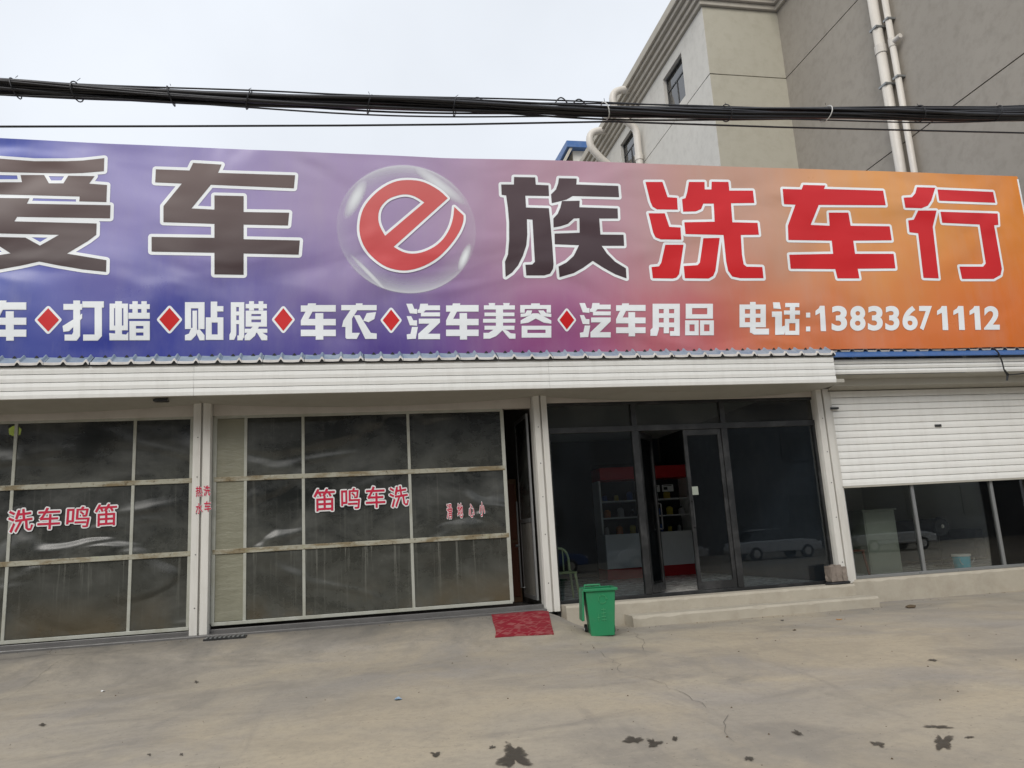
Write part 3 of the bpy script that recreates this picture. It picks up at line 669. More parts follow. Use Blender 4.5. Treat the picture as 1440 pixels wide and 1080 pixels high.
# ---- concrete steps before the shopfront
stp = thing('entrance_step', 'two worn beige concrete steps below the black glass shopfront', 'step', (5.2, -.4, -.3))
def slab(name, x0, x1, y0, y1, z0, z1, seed):
    """slab with softened, slightly broken front edge"""
    n = int((x1 - x0) / .1); b = MB(); vs = []
    for i in range(n + 1):
        x = x0 + (x1 - x0) * i / n; a = .02 * noise.noise(Vector((x * 2.2, seed, 0))); c = .045 * max(0, noise.noise(Vector((x * 5, seed, 9))))
        for y, z in ((y0 + a, z0), (y0 + a, z1 - .03 - c), (y0 + .025 + a + c, z1 + a * .3), (y1, z1), (y1, z0)): vs.append((x, y, z))
    fs = [tuple(range(5)), tuple(range(n * 5, n * 5 + 5))[::-1]]
    for i in range(n):
        for j in range(5): fs.append((i * 5 + j, i * 5 + (j + 1) % 5, (i + 1) * 5 + (j + 1) % 5, (i + 1) * 5 + j))
    return b.add(vs, fs)
slab('', P2b + .01, 7.50, -.30, .068, -.33, .028, 1).build('upper_step', CONC, stp)
slab('', 3.75, 7.62, -.66, -.303, -.33, -.145, 2).build('lower_step', CONC, stp)

# ------------------------------------------------------------------ neighbouring shop with roller shutter
NB = thing('shutter_shop_building', 'white shop with half lowered roller shutter and low windows at the right', 'building', (10.2, 0, -.3))
XE = 12.25
bx('wall', (P3b + .003, DEPTH - 1, -.32), (XE, DEPTH - .8, 3.4), SHOPWALL, NB); bx('wall', (XE, .0, -.32), (XE + .2, DEPTH - .8, 3.5), SHOPWALL, NB)
bx('floor', (P3b + .003, .12, -.32), (XE, DEPTH - 1, .058), TILEFL, NB); bx('ceiling', (P3b + .003, .12, 3.28), (XE, DEPTH - .8, 3.36), SHOPWALL, NB)
slab('', 7.63, XE + .2, -.06, .118, -.33, .06, 3).build('plinth', CONC, NB)
MB().box((P3b + .002, .02, .02), (P3b + .075, .10, 3.10)).build('shutter_guide', POST, NB, .004)
MB().box((P3b + .004, -.03, 2.80), (P3b + .16, .015, 2.83)).build('bracket', BLACKM, NB)
fn = node('fascia', NB, (10, -.5, 3.28)); FZ = 3.285; hs = .083
for i in range(3):
    MB().prism([(-.47, FZ + i * hs + .002), (-.50, FZ + i * hs + .004), (-.512, FZ + i * hs + .04), (-.507, FZ + (i + 1) * hs - .012), (-.49, FZ + (i + 1) * hs - .006), (-.47, FZ + (i + 1) * hs - .002)], 'x', 7.42, 12.4).build('slat', WHITE, fn)
bx('backing', (7.42, -.468, FZ + .01), (12.4, -.44, FZ + 3 * hs - .01), GAP, fn)
MB().prism([(-.47, 3.280), (-.30, 3.245), (-.27, 3.14), (-.24, 3.14), (-.24, 3.284)], 'x', 7.45, 12.4).build('soffit_panel', SOFFIT, NB)
MB().prism([(-.238, 3.17), (.02, 3.12), (.11, 3.12), (.11, 3.277), (-.238, 3.277)], 'x', P3b + .003, XE).build('shutter_box', SOFFIT, NB)
MB().prism([(-.60, 3.545), (-.60, 3.56), (-.50, 3.66), (-.40, 3.665), (-.40, 3.65), (-.49, 3.645), (-.58, 3.545)], 'x', 7.45, 12.5).build('eave_sheet', BLUE, NB)
t1 = None
e2 = node('eave', NB, (7.45, -.52, 3.66))
lipm = MB(); pr2 = [(0, 0), (.15, 0), (.175, .035), (.215, .035), (.24, 0)]
for (pa, qa), (pb, qb) in zip(pr2, pr2[1:]):
    lipm.add([(pa, 0, qa - .012), (pb, 0, qb - .012), (pb, 0, qb + .016), (pa, 0, qa + .016)], [(0, 1, 2, 3)], 1)
    lipm.add([(pa, 0, qa), (pb, 0, qb), (pb, .2, qb + .03), (pa, .2, qa + .03)], [(0, 1, 2, 3)], 0)
t1 = lipm.build('roof_tile', [FADED, TILEW], e2, recalc=False, local=True)
for i in range(1, 21): inst(t1, (.24 * i, 0, random.uniform(-.004, .004)))
MB().prism([(-.45, 3.74), (-.45, 3.70), (6.2, 4.1), (6.2, 4.14)], 'x', 7.45, 12.5).build('roof', BLUE, NB)
sh_ = node('roller_shutter', NB, (10, .05, 1.53)); sl = None; SHT, SHB = 3.118, 1.535; NSL = 14; hs = (SHT - SHB) / NSL
for i in range(NSL):
    z = SHB + i * hs
    if sl is None:
        sl = MB().prism([(.055, .0007), (.038, .0012), (.031, .009), (.027, hs * .5), (.031, hs - .011), (.040, hs - .005), (.055, hs - .003)], 'x', P3b + .06, XE - .05); sl = sl.build('slat', WHITE, sh_, local=True)
        sl.location = (-10, -.05, 0)
    else: inst(sl, (0, 0, hs * i))
bx('lock_plate', (9.63, .012, 2.455), (9.75, .035, 2.495), BLACKM, sh_)
MB().box((P3b + .06, .02, SHB - .03), (XE - .05, .07, SHB)).build('bottom_bar', SOFFIT, sh_)
wn = node('shop_window', NB, (10, GY, .06))
for x in (P3b + .10, 9.055, 10.58, 11.9):
    MB().box((x - .028, GY - .02, .062), (x + .028, GY + .04, 1.9)).build('mullion', GREYM, wn, .003)
MB().box((P3b + .076, GY - .025, .062), (XE, GY + .05, .11)).build('sill', GREYM, wn, .004)
for a, c in ((P3b + .11, 9.05), (9.06, 10.575), (10.585, 11.9)): bx('pane', (a, GY + .006, .10), (c, GY + .013, 1.9), GLASS2, wn)
# things inside the shutter shop
WF = .05
def at(px, py, Y): return onY(px, py, Y)
bk_ = thing('teal_bucket', 'teal plastic bucket with white lid behind the shop window', 'bucket', (9.93, .28, .062)); bw = .148
b = MB(); b.tube([(0, 0, 0), (0, 0, .01), (0, 0, .225)], [.115, .12, .138], 24); b.build('body', TEAL, bk_, smooth=False, local=True)
b = MB(); b.tube([(0, 0, .226), (0, 0, .262)], [.15, .15], 24); b.build('lid', PLW, bk_, .005, local=True)
b = MB(); b.tube([(.14 * math.cos(t), .14 * math.sin(t) * .2 - .13, .2 - .12 * math.sin(t)) for t in [math.pi * i / 10 for i in range(11)]], .004, 6); b.build('handle', PLW, bk_, local=True)
cb = thing('grey_cabinet', 'grey green metal cabinet standing behind the first right window', 'cabinet', (8.95, 1.15, WF))
cx_ = 8.98
bx('body', (cx_ - .30, .95, WF), (cx_ + .32, 1.45, 1.12), CAB, cb, .012); bx('top', (cx_ - .33, .92, 1.121), (cx_ + .35, 1.48, 1.15), CAB, cb, .005)
for z in (.10, .62): bx('door', (cx_ - .28, .938, z), (cx_ + .30, .949, z + .48), CAB, cb, .003)
ch_ = stool('wooden_chair', 'reddish wooden chair with slatted back beside the grey cabinet', (8.2, .85, WF), WOODR, .44, .42, .52)
sfa = thing('dark_sofa', 'long dark sofa in the dim shutter shop behind the bucket', 'sofa', (10.6, 2.6, WF))
bx('seat', (9.7, 2.3, .12), (12.0, 3.1, .48), SOFA, sfa, .05); bx('backrest', (9.7, 2.95, .481), (12.0, 3.2, .92), SOFA, sfa, .05)
for x in (9.5, 12.02): bx('arm', (x, 2.25, .09), (x + .19, 3.2, .68), SOFA, sfa, .04)
for x in (9.6, 12.0): bx('foot', (x, 2.4, WF), (x + .08, 2.5, .12), BLACK, sfa)
fan = thing('standing_fan', 'dark round fan standing before the sofa above the teal bucket', 'fan', (10.55, 1.5, WF))
b = MB(); b.tube([(10.55, 1.5, WF), (10.55, 1.5, .09)], [.16, .14], 16); b.build('base', BLACK, fan); b = MB(); b.tube([(10.55, 1.5, .09), (10.55, 1.5, .62)], .015, 8); b.build('pole', BLACK, fan)
b = MB(); b.tube([(10.55, 1.5, .78), (10.55, 1.44, .78), (10.55, 1.36, .78)], [.10, .17, .15], 18); b.build('guard', SOFA, fan); b = MB(); b.tube([(10.55, 1.359, .78), (10.55, 1.34, .78)], .035, 12); b.build('hub', CHROME, fan)
hw = thing('hanging_wire', 'loose dark wire drooping from the eave over the white right fascia', 'wire', tuple(onY(1402, 492, -.62)))
b = MB(); b.tube([onY(*p, -.62) for p in [(1398, 490), (1404, 496), (1409, 508), (1412, 520), (1419, 527), (1432, 526), (1445, 524)]], .012, 6); b.tube([onY(*p, -.60) for p in [(1413, 521), (1417, 528), (1416, 535)]], .018, 6); b.build('strand', BLACKM, hw)
hw2 = None

# ------------------------------------------------------------------ banner sign
SN = thing('banner_sign', 'long printed banner sign fading from blue to orange above the shop row', 'sign', (3.5, SY + .05, SZ0))
XR = onY(1431, 250, SY)[0]; n, m = 120, 16; vs = []
for j in range(m + 1):
    for i in range(n + 1):
        x = SX0 + (XR - SX0) * i / n; v = j / m
        top = float(np.interp(x, [-8.6, -4.7, -3.3, -.5, 1.4, 3.4, 6.4, 9.1, 11.7], [6.83, 6.80, 6.777, 6.767, 6.755, 6.789, 6.797, 6.821, 6.821])) + .006 * noise.noise(Vector((x * .9, 1, 0)))
        bot = SZ0 + .012 * noise.noise(Vector((x * .8, 7, 0)))
        z = bot + (top - bot) * v; vs.append((x, SY, z))
b = MB(); b.add(vs, [(j * (n + 1) + i, j * (n + 1) + i + 1, (j + 1) * (n + 1) + i + 1, (j + 1) * (n + 1) + i) for j in range(m) for i in range(n)]); sheet_o = b.build('sheet', PRINT, SN, recalc=False)
bx('hem', (SX0, SY + .002, SZ1 - .12), (XR - .005, SY + .03, SZ1 - .045), INK_W, SN)
bx('hem', (XR - .022, SY - .006, SZ0 + .01), (XR + .006, SY + .03, SZ1 - .02), INK_W, SN)
for x in np.arange(SX0 + .1, XR, 2.05): bx('frame', (x, SY + .04, SZ0 - .15), (x + .05, SY + .09, SZ1 - .1), GREYM, SN)
for z in (SZ0 + .1, 5.3, SZ1 - .16): bx('frame', (SX0, SY + .092, z), (XR - .02, SY + .13, z + .05), GREYM, SN)
for x in np.arange(SX0 + .6, XR, 2.05): MB().tube([(x, SY + .13, SZ1 - .2), (x, SY + 2.4, 3.95)], .025, 6).build('stay', GREYM, SN)

def glyph(name, polys, T, fill, outline=0, omat=None, yo=.004):
    """printed character: filled strokes, with a white keyline all round where outline > 0 (metres)"""
    P = [ccw([T(*q) for q in p]) for p in polys]; b = MB()
    if outline:
        caps = list(P)
        for p in P:
            for i in range(len(p)):
                a, c = Vector(p[i]), Vector(p[(i + 1) % len(p)])
                if (c - a).length < 1e-4: continue
                d = (c - a).normalized(); nn = Vector((-d.y, d.x)) * outline
                caps.append(ccw([a - nn, c - nn, c + nn, a + nn]))
                caps.append([(a.x + outline * math.cos(t), a.y + outline * math.sin(t)) for t in [2 * math.pi * (q + .37) / 12 for q in range(12)]])
        V, Fc = cdt(caps); b.add([(x, SY - yo, z) for x, z in V], [f for f in Fc], 1)
    V, Fc = cdt(P); b.add([(x, SY - yo - (.003 if outline else 0), z) for x, z in V], [f for f in Fc], 0)
    return b.build(name, [fill, omat or INK_W], SN, recalc=False)
def crop(x0, y0, s): return lambda a, b: tuple(onY(x0 + a / s, y0 + b / s, SY)[[0, 2]])
A = crop(0, 190, 5.142); B = crop(0, 180, 3); E_ = crop(460, 220, 5.4); Z = crop(690, 230, 6); X = crop(890, 235, 6.171); C2 = crop(1085, 240, 4.056)
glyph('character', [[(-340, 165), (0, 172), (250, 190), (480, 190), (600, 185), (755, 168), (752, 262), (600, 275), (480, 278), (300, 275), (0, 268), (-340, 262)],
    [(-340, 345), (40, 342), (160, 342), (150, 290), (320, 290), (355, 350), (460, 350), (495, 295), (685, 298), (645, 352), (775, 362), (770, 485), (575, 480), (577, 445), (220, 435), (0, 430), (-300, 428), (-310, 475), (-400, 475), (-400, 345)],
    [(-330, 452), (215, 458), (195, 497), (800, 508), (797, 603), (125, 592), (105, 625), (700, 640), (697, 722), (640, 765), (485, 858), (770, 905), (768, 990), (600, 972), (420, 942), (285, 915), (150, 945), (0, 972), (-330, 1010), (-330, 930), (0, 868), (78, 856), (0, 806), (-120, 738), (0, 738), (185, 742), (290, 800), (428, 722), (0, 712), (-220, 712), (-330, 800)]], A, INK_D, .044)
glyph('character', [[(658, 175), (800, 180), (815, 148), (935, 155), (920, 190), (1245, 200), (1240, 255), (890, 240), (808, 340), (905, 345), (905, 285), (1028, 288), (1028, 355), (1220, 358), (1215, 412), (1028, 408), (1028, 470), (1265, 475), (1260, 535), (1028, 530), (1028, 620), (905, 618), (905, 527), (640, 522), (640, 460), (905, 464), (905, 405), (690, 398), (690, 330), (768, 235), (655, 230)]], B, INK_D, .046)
def smooth_loop(p, closed=False, k=4):
    out = []; n = len(p)
    for i in range(n - 1):
        a, b_, c, d = p[max(0, i - 1)], p[i], p[i + 1], p[min(n - 1, i + 2)]
        for q in range(k):
            t = q / k; out.append(tuple(.5 * ((2 * b_[j]) + (-a[j] + c[j]) * t + (2 * a[j] - 5 * b_[j] + 4 * c[j] - d[j]) * t * t + (-a[j] + 3 * b_[j] - 3 * c[j] + d[j]) * t ** 3) for j in (0, 1)))
    return out + [p[-1]]
eo = smooth_loop([(915, 320), (850, 260), (740, 200), (640, 182), (530, 190), (430, 235), (340, 310), (275, 400), (248, 500), (250, 600), (290, 700), (360, 780), (450, 840), (550, 866), (640, 862), (740, 830), (840, 770), (930, 680), (1000, 580), (1032, 500), (1035, 450)], k=3)
ei = smooth_loop([(965, 385), (955, 470), (930, 550), (880, 630), (810, 690), (720, 730), (640, 740), (570, 725), (505, 688)], k=3)
eh = smooth_loop([(440, 605), (400, 530), (388, 460), (405, 390), (460, 330), (530, 300), (600, 290), (670, 308), (738, 352)], k=3)
V_outer = [E_(*q) for q in eo + ei]; V_hole = [E_(*q) for q in eh]
def letter_e():
    ow = .037; b = MB(); caps = []
    for p in (V_outer, V_hole):
        for i in range(len(p)):
            a, c = Vector(p[i]), Vector(p[(i + 1) % len(p)]); d = (c - a).normalized(); nn = Vector((-d.y, d.x)) * ow
            caps.append(ccw([a - nn, c - nn, c + nn, a + nn])); caps.append([(a.x + ow * math.cos(t), a.y + ow * math.sin(t)) for t in [2 * math.pi * (q + .37) / 10 for q in range(10)]])
    V, Fc = cdt(caps); b.add([(x, SY - .009, z) for x, z in V], Fc, 1)
    V, Fc = cdt([ccw(V_outer), ccw(V_hole)]); keep = []
    for f in Fc:
        c = (sum(V[i][0] for i in f) / len(f), sum(V[i][1] for i in f) / len(f))
        if inside(c, V_outer) and not inside(c, V_hole): keep.append(f)
    b.add([(x, SY - .012, z) for x, z in V], keep, 0)
    return b.build('letter', [INK_E, INK_W], SN, recalc=False)
letter_e()
bc = onY(573, 321, SY); be = onY(671, 328, SY); bt_ = onY(571, 231, SY)
bb = MB(); bb.add([(math.cos(2 * math.pi * i / 64), 0, math.sin(2 * math.pi * i / 64)) for i in range(64)], [tuple(range(64))])
bo = bb.build('bubble', BUBBLE, SN, recalc=False, local=True); bo.location = Vector((bc[0], SY - .005, bc[2])) - world_loc(SN); bo.scale = (be[0] - bc[0], 1, bt_[2] - bc[2])
glyph('character', [[(88, 178), (195, 178), (197, 115), (375, 118), (380, 180), (487, 185), (492, 275), (292, 272), (298, 372), (490, 378), (505, 520), (520, 700), (530, 850), (525, 890), (500, 930), (450, 945), (300, 945), (292, 855), (350, 853), (372, 830), (352, 475), (305, 470), (308, 600), (300, 690), (270, 780), (230, 860), (180, 920), (125, 958), (120, 830), (145, 770), (155, 650), (155, 500), (145, 380), (130, 270), (92, 265)],
    [(575, 125), (725, 128), (722, 178), (1075, 190), (1083, 285), (690, 275), (640, 305), (560, 325), (515, 335), (508, 262), (550, 220), (568, 170)],
    [(600, 318), (750, 315), (748, 370), (1070, 380), (1073, 465), (915, 465), (925, 600), (1120, 602), (1125, 695), (935, 695), (980, 760), (1050, 830), (1140, 885), (1145, 970), (1050, 935), (950, 880), (860, 822), (780, 880), (700, 925), (580, 960), (572, 870), (640, 835), (700, 780), (745, 690), (540, 682), (538, 592), (750, 585), (748, 462), (700, 465), (650, 510), (590, 530), (530, 540), (528, 465), (565, 425), (588, 370)]], Z, INK_D2, .042)
glyph('character', [[(108, 130), (255, 130), (300, 262), (382, 268), (388, 370), (210, 368), (170, 345), (150, 300)], [(135, 402), (275, 402), (315, 520), (412, 525), (418, 630), (240, 628), (195, 610), (175, 570)],
    [(280, 675), (438, 675), (400, 930), (375, 960), (345, 968), (172, 965), (160, 868), (225, 862), (245, 830)],
    [(485, 130), (620, 130), (622, 195), (680, 195), (682, 128), (828, 130), (835, 205), (1040, 205), (1052, 312), (850, 315), (862, 480), (1080, 485), (1092, 588), (935, 590), (945, 760), (960, 845), (985, 865), (1122, 868), (1132, 965), (930, 965), (860, 950), (825, 900), (808, 820), (785, 590), (455, 582), (445, 480), (708, 475), (700, 318), (610, 318), (590, 365), (545, 385), (435, 388), (425, 280), (455, 270), (470, 220)],
    [(610, 618), (752, 615), (715, 900), (695, 945), (655, 968), (450, 965), (440, 860), (560, 852), (580, 830)]], X, INK_R, .042)
glyph('character', [[(62, 105), (170, 108), (180, 82), (305, 85), (298, 105), (635, 115), (650, 198), (268, 196), (222, 310), (330, 315), (325, 240), (437, 240), (450, 315), (672, 318), (684, 398), (465, 400), (475, 475), (695, 475), (705, 558), (490, 560), (500, 615), (375, 615), (362, 562), (108, 560), (100, 480), (350, 475), (342, 400), (95, 396), (92, 315), (135, 195), (70, 192)]], C2, INK_R, .042)
glyph('character', [[(828, 95), (932, 98), (910, 170), (890, 200), (855, 215), (762, 212), (752, 155), (800, 152), (818, 130)], [(835, 228), (940, 228), (918, 320), (952, 615), (865, 612), (835, 358), (785, 352), (778, 285), (810, 280)],
    [(945, 108), (1262, 122), (1275, 184), (955, 172)], [(962, 235), (1288, 245), (1292, 310), (1268, 312), (1312, 560), (1305, 595), (1265, 618), (1085, 618), (1070, 548), (1205, 548), (1220, 530), (1185, 308), (972, 298)]], C2, INK_R, .042)

# small white line of services
Q = lambda x0, y0, x1, y1: [(x0, y0), (x1, y0), (x1, y1), (x0, y1)]
che = [[(80, 68), (112, 68), (115, 58), (152, 58), (150, 66), (247, 66), (247, 97), (135, 97), (115, 133), (150, 133), (150, 105), (187, 105), (187, 133), (247, 133), (247, 163), (187, 163), (187, 185), (247, 185), (247, 215), (187, 215), (187, 232), (152, 232), (152, 215), (80, 215), (80, 185), (150, 185), (150, 163), (80, 163), (80, 140), (103, 97), (80, 97)]]
xi = [[(108, 130), (255, 130), (300, 262), (382, 268), (388, 370), (210, 368), (150, 300)], [(135, 402), (275, 402), (315, 520), (412, 525), (418, 630), (240, 628), (175, 570)], [(280, 675), (438, 675), (400, 930), (345, 968), (172, 965), (160, 868), (225, 862), (245, 830)], [(485, 130), (620, 130), (622, 195), (680, 195), (682, 128), (828, 130), (835, 205), (1040, 205), (1052, 312), (850, 315), (862, 480), (1080, 485), (1092, 588), (935, 590), (945, 760), (985, 865), (1122, 868), (1132, 965), (930, 965), (825, 900), (785, 590), (455, 582), (445, 480), (708, 475), (700, 318), (610, 318), (590, 365), (435, 388), (425, 280), (455, 270)], [(610, 618), (752, 615), (715, 900), (655, 968), (450, 965), (440, 860), (560, 852), (580, 830)]]
da = [Q(372, 48, 405, 225), [(372, 205), (405, 205), (405, 225), (388, 247), (328, 247), (328, 218), (365, 218)], Q(322, 65, 415, 93), [(318, 175), (372, 142), (415, 114), (415, 136), (350, 200), (322, 203)], [(418, 52), (525, 52), (525, 82), (515, 82), (515, 225), (495, 247), (422, 247), (422, 218), (480, 218), (480, 82), (418, 82)]]
la = [Q(558, 62, 648, 84), Q(586, 50, 618, 225), Q(558, 62, 579, 195), Q(627, 62, 648, 195), Q(558, 172, 648, 195), [(556, 210), (640, 218), (650, 205), (650, 245), (558, 245)],
      Q(657, 65, 757, 88), Q(672, 50, 697, 135), Q(717, 50, 742, 135), Q(652, 108, 757, 137), Q(657, 150, 688, 245), Q(727, 150, 757, 245), Q(657, 150, 757, 173), Q(657, 188, 757, 206), Q(657, 223, 757, 245)]
tie = [Q(938, 55, 967, 190), Q(938, 55, 1035, 85), Q(1005, 55, 1035, 190), Q(976, 98, 997, 195), [(970, 185), (998, 185), (992, 222), (968, 247), (938, 247), (938, 222), (958, 214)], [(990, 198), (1010, 192), (1035, 222), (1035, 247), (1012, 247)],
       Q(1068, 52, 1099, 145), Q(1085, 75, 1130, 101), Q(1043, 132, 1130, 157), Q(1043, 132, 1071, 245), Q(1103, 132, 1130, 245), Q(1043, 219, 1130, 245)]
mo = [Q(1170, 55, 1196, 215), [(1170, 205), (1196, 205), (1196, 220), (1185, 245), (1163, 245), (1163, 220)], Q(1170, 55, 1236, 78), Q(1211, 55, 1236, 235), [(1203, 224), (1236, 224), (1228, 247), (1203, 247)], Q(1190, 102, 1215, 121), Q(1190, 146, 1215, 165),
      Q(1245, 64, 1350, 85), Q(1262, 50, 1285, 96), Q(1310, 50, 1332, 96), Q(1245, 98, 1350, 114), Q(1245, 98, 1272, 178), Q(1322, 98, 1350, 178), Q(1260, 126, 1335, 142), Q(1245, 157, 1350, 178), Q(1240, 190, 1352, 209), [(1280, 178), (1310, 178), (1290, 225), (1265, 247), (1240, 247), (1240, 225)], [(1300, 205), (1325, 208), (1352, 225), (1352, 247), (1325, 247)]]
yi = [Q(275, 66, 443, 90), Q(345, 58, 375, 80), [(320, 88), (352, 88), (325, 130), (325, 200), (362, 200), (348, 228), (300, 228), (295, 222), (295, 170), (278, 170), (285, 140)], [(335, 115), (362, 115), (415, 200), (443, 203), (443, 228), (390, 228)], [(397, 105), (440, 100), (432, 132), (405, 148), (380, 140)]]
qi = [[(588, 60), (615, 60), (625, 85), (638, 85), (638, 108), (605, 105)], [(590, 120), (610, 120), (620, 140), (638, 140), (638, 165), (605, 163)], [(615, 172), (642, 172), (632, 228), (592, 230), (590, 208), (608, 205)],
      [(655, 60), (690, 60), (690, 68), (748, 68), (748, 90), (680, 90), (665, 105), (642, 103), (642, 90), (650, 85)], Q(658, 102, 748, 120), [(648, 132), (748, 132), (748, 150), (690, 205), (748, 205), (748, 230), (645, 230), (645, 205), (700, 155), (648, 155)]]
mei = [Q(962, 68, 1110, 87), [(985, 57), (1015, 57), (1010, 78), (990, 78)], [(1055, 57), (1085, 57), (1080, 78), (1060, 78)], Q(965, 103, 1108, 119), Q(958, 133, 1112, 150), Q(965, 166, 1108, 184), Q(1020, 70, 1053, 180), [(1015, 180), (1058, 180), (1020, 215), (990, 227), (960, 227), (960, 200), (985, 200)], [(1045, 180), (1075, 190), (1090, 202), (1113, 204), (1113, 227), (1085, 227)]]
rong = [Q(1138, 66, 1283, 84), Q(1190, 58, 1230, 75), Q(1138, 66, 1158, 102), Q(1264, 66, 1283, 102), [(1170, 92), (1193, 92), (1188, 112), (1165, 120), (1140, 123), (1140, 108), (1162, 106)], [(1224, 92), (1248, 92), (1260, 105), (1285, 108), (1285, 123), (1240, 118)], [(1197, 106), (1223, 106), (1285, 140), (1285, 155), (1250, 150), (1212, 130), (1175, 150), (1140, 155), (1140, 140)], Q(1145, 166, 1285, 184), Q(1145, 166, 1171, 222), Q(1259, 166, 1285, 222), Q(1145, 201, 1285, 222)]
yong = [[(265, 40), (284, 40), (284, 120), (278, 140), (258, 140), (258, 122), (265, 115)], Q(265, 40, 350, 56), Q(333, 40, 350, 140), Q(320, 126, 350, 140), Q(265, 70, 350, 84), Q(265, 99, 350, 113), Q(300, 40, 316, 132)]
pin = [Q(370, 40, 455, 53), Q(370, 73, 455, 86), Q(370, 40, 389, 86), Q(438, 40, 455, 86), Q(368, 92, 410, 104), Q(368, 126, 410, 138), Q(368, 92, 381, 138), Q(398, 92, 410, 138), Q(415, 92, 458, 104), Q(415, 126, 458, 138), Q(415, 92, 427, 138), Q(445, 92, 458, 138)]
dian = [Q(540, 42, 622, 56), Q(540, 42, 556, 113), Q(606, 42, 622, 113), Q(540, 71, 622, 83), Q(540, 98, 622, 113), Q(573, 34, 590, 130), [(573, 118), (632, 118), (632, 136), (585, 136), (573, 128)]]
hua = [[(648, 38), (668, 38), (672, 58), (650, 56)], [(645, 66), (675, 66), (675, 112), (688, 108), (682, 136), (655, 137), (655, 82), (645, 82)], Q(686, 40, 728, 52), Q(700, 40, 715, 92), Q(682, 63, 730, 75), Q(685, 89, 728, 101), Q(685, 89, 697, 137), Q(717, 89, 728, 137), Q(685, 125, 728, 137)]
colon = [Q(750, 68, 762, 82), Q(750, 112, 762, 126)]
def fit(polys, box):
    xs_ = [q[0] for p in polys for q in p]; ys_ = [q[1] for p in polys for q in p]; a0, a1, b0, b1 = min(xs_), max(xs_), min(ys_), max(ys_)
    x0, y0, x1, y1 = box; return [[(x0 + (q[0] - a0) / (a1 - a0) * (x1 - x0), y0 + (q[1] - b0) / (b1 - b0) * (y1 - y0)) for q in p] for p in polys]
PX = lambda a, b: tuple(onY(a, b, SY)[[0, 2]])
for gl_, box in ((xi, (-62, 423, -14, 477)), (che, (-12, 423, 37, 479)), (da, (88.5, 423, 146, 479)), (la, (154, 424, 210.5, 478.5)), (tie, (260.5, 424.5, 314, 478.5)), (mo, (323, 424, 375.7, 478.5)), (che, (423.3, 427, 472, 477.7)), (yi, (480.2, 427, 529.5, 476.6)),
                 (qi, (571.6, 427.5, 618.5, 477)), (che, (627.5, 427, 672.8, 477.5)), (mei, (679.5, 426.5, 724.6, 476.3)), (rong, (731.7, 427, 775, 474.8)), (qi, (815, 426.5, 858.5, 474.5)), (che, (866.5, 427, 907.5, 473)), (yong, (914.7, 427.5, 955.6, 472.3)), (pin, (963.5, 427.5, 1003.5, 471.5)),
                 (dian, (1040, 425, 1081, 470.5)), (hua, (1085.5, 425.5, 1124.5, 471)), (colon[:1], (1133.5, 440, 1139, 446.5)), (colon[1:], (1133.5, 459.5, 1139, 466))):
    glyph('character', fit(gl_, box), PX, INK_W, .003, INK_W)
for cx, cy, w_, h_ in ((68, 450, 19, 20.5), (238.5, 449.5, 18, 20.5), (398.5, 449.5, 16.5, 20), (550, 450.5, 15.5, 19), (797, 450, 14, 17.5)):
    glyph('diamond', [[(cx - w_ + 3.6, cy), (cx, cy - h_ + 4), (cx + w_ - 3.6, cy), (cx, cy + h_ - 4)]], PX, INK_R, .03)
V1, F1 = [(.50, 0), (1.0, 0), (.86, 1), (.42, 1), (.30, .90), (0, .80), (0, .62), (.42, .72)], [(0, 1, 2, 3, 4, 5, 6, 7)]
for ch, x0, x1, sk in (('1', 33, 110, 8), ('3', 150, 262, 0), ('8', 282, 395, 0), ('3', 412, 520, 0), ('3', 538, 640, 0), ('6', 662, 772, 0), ('7', 782, 875, 0), ('1', 912, 994, 8), ('1', 1030, 1114, 8), ('1', 1147, 1230, 8), ('2', 1252, 1366, 0)):
    V, Fc = (V1, F1) if ch == '1' else font_mesh(ch, .034, 6); a0, a1 = min(v[0] for v in V), max(v[0] for v in V); b0, b1 = min(v[1] for v in V), max(v[1] for v in V)
    b = MB(); vs = []
    for vx, vy in V:
        u, v = (vx - a0) / (a1 - a0), (vy - b0) / (b1 - b0); t = (x0 + x1) / 2 / 1400; ytop, ybot = 78 + 2 * t, 262 - 12 * t
        q = onY(1140 + (x0 + u * (x1 - x0)) / 5.143, 415 + (ybot + (ytop - ybot) * v) / 5.143, SY); vs.append((q[0], SY - .006, q[2]))
    b.add(vs, Fc).build('digit', INK_W, SN, recalc=False)

# ------------------------------------------------------------------ things on the yard
q0, q1, q2, q3 = onG(685, 857), onG(758, 855), onG(779, 893), onG(699, 896)
mat_o = MB(); n = 14; vs = []
for lay in (0, 1):
    for j in range(n + 1):
        for i in range(n + 1):
            u, v = i / n, j / n; p = (q0 * (1 - u) + q1 * u) * (1 - v) + (q3 * (1 - u) + q2 * u) * v
            wob = .02 * noise.noise(Vector((u * 5, v * 5, 3))) * (1 if i in (0, n) or j in (0, n) else .4)
            lift = .012 + (.02 * max(0, noise.noise(Vector((u * 3, v * 3, 8)))))
            if j == n and i < 5: wob -= .03 * (1 - i / 5)
            x, y = p[0] + wob, p[1] + wob; vs.append((x, y, gz(x, y) + (lift if lay else .002)))
N = (n + 1) ** 2; fs = []
for j in range(n):
    for i in range(n):
        a = j * (n + 1) + i; fs.append((N + a, N + a + 1, N + a + n + 2, N + a + n + 1))
rim = [i for i in range(n + 1)] + [j * (n + 1) + n for j in range(1, n + 1)] + [n * (n + 1) + i for i in range(n - 1, -1, -1)] + [j * (n + 1) for j in range(n - 1, 0, -1)]
for a, c in zip(rim, rim[1:] + rim[:1]): fs.append((a, c, N + c, N + a))
tag(mat_o.add(vs, fs).build('door_mat', CARPET), 'worn red patterned door mat on the ramp before the dark gap', 'mat')

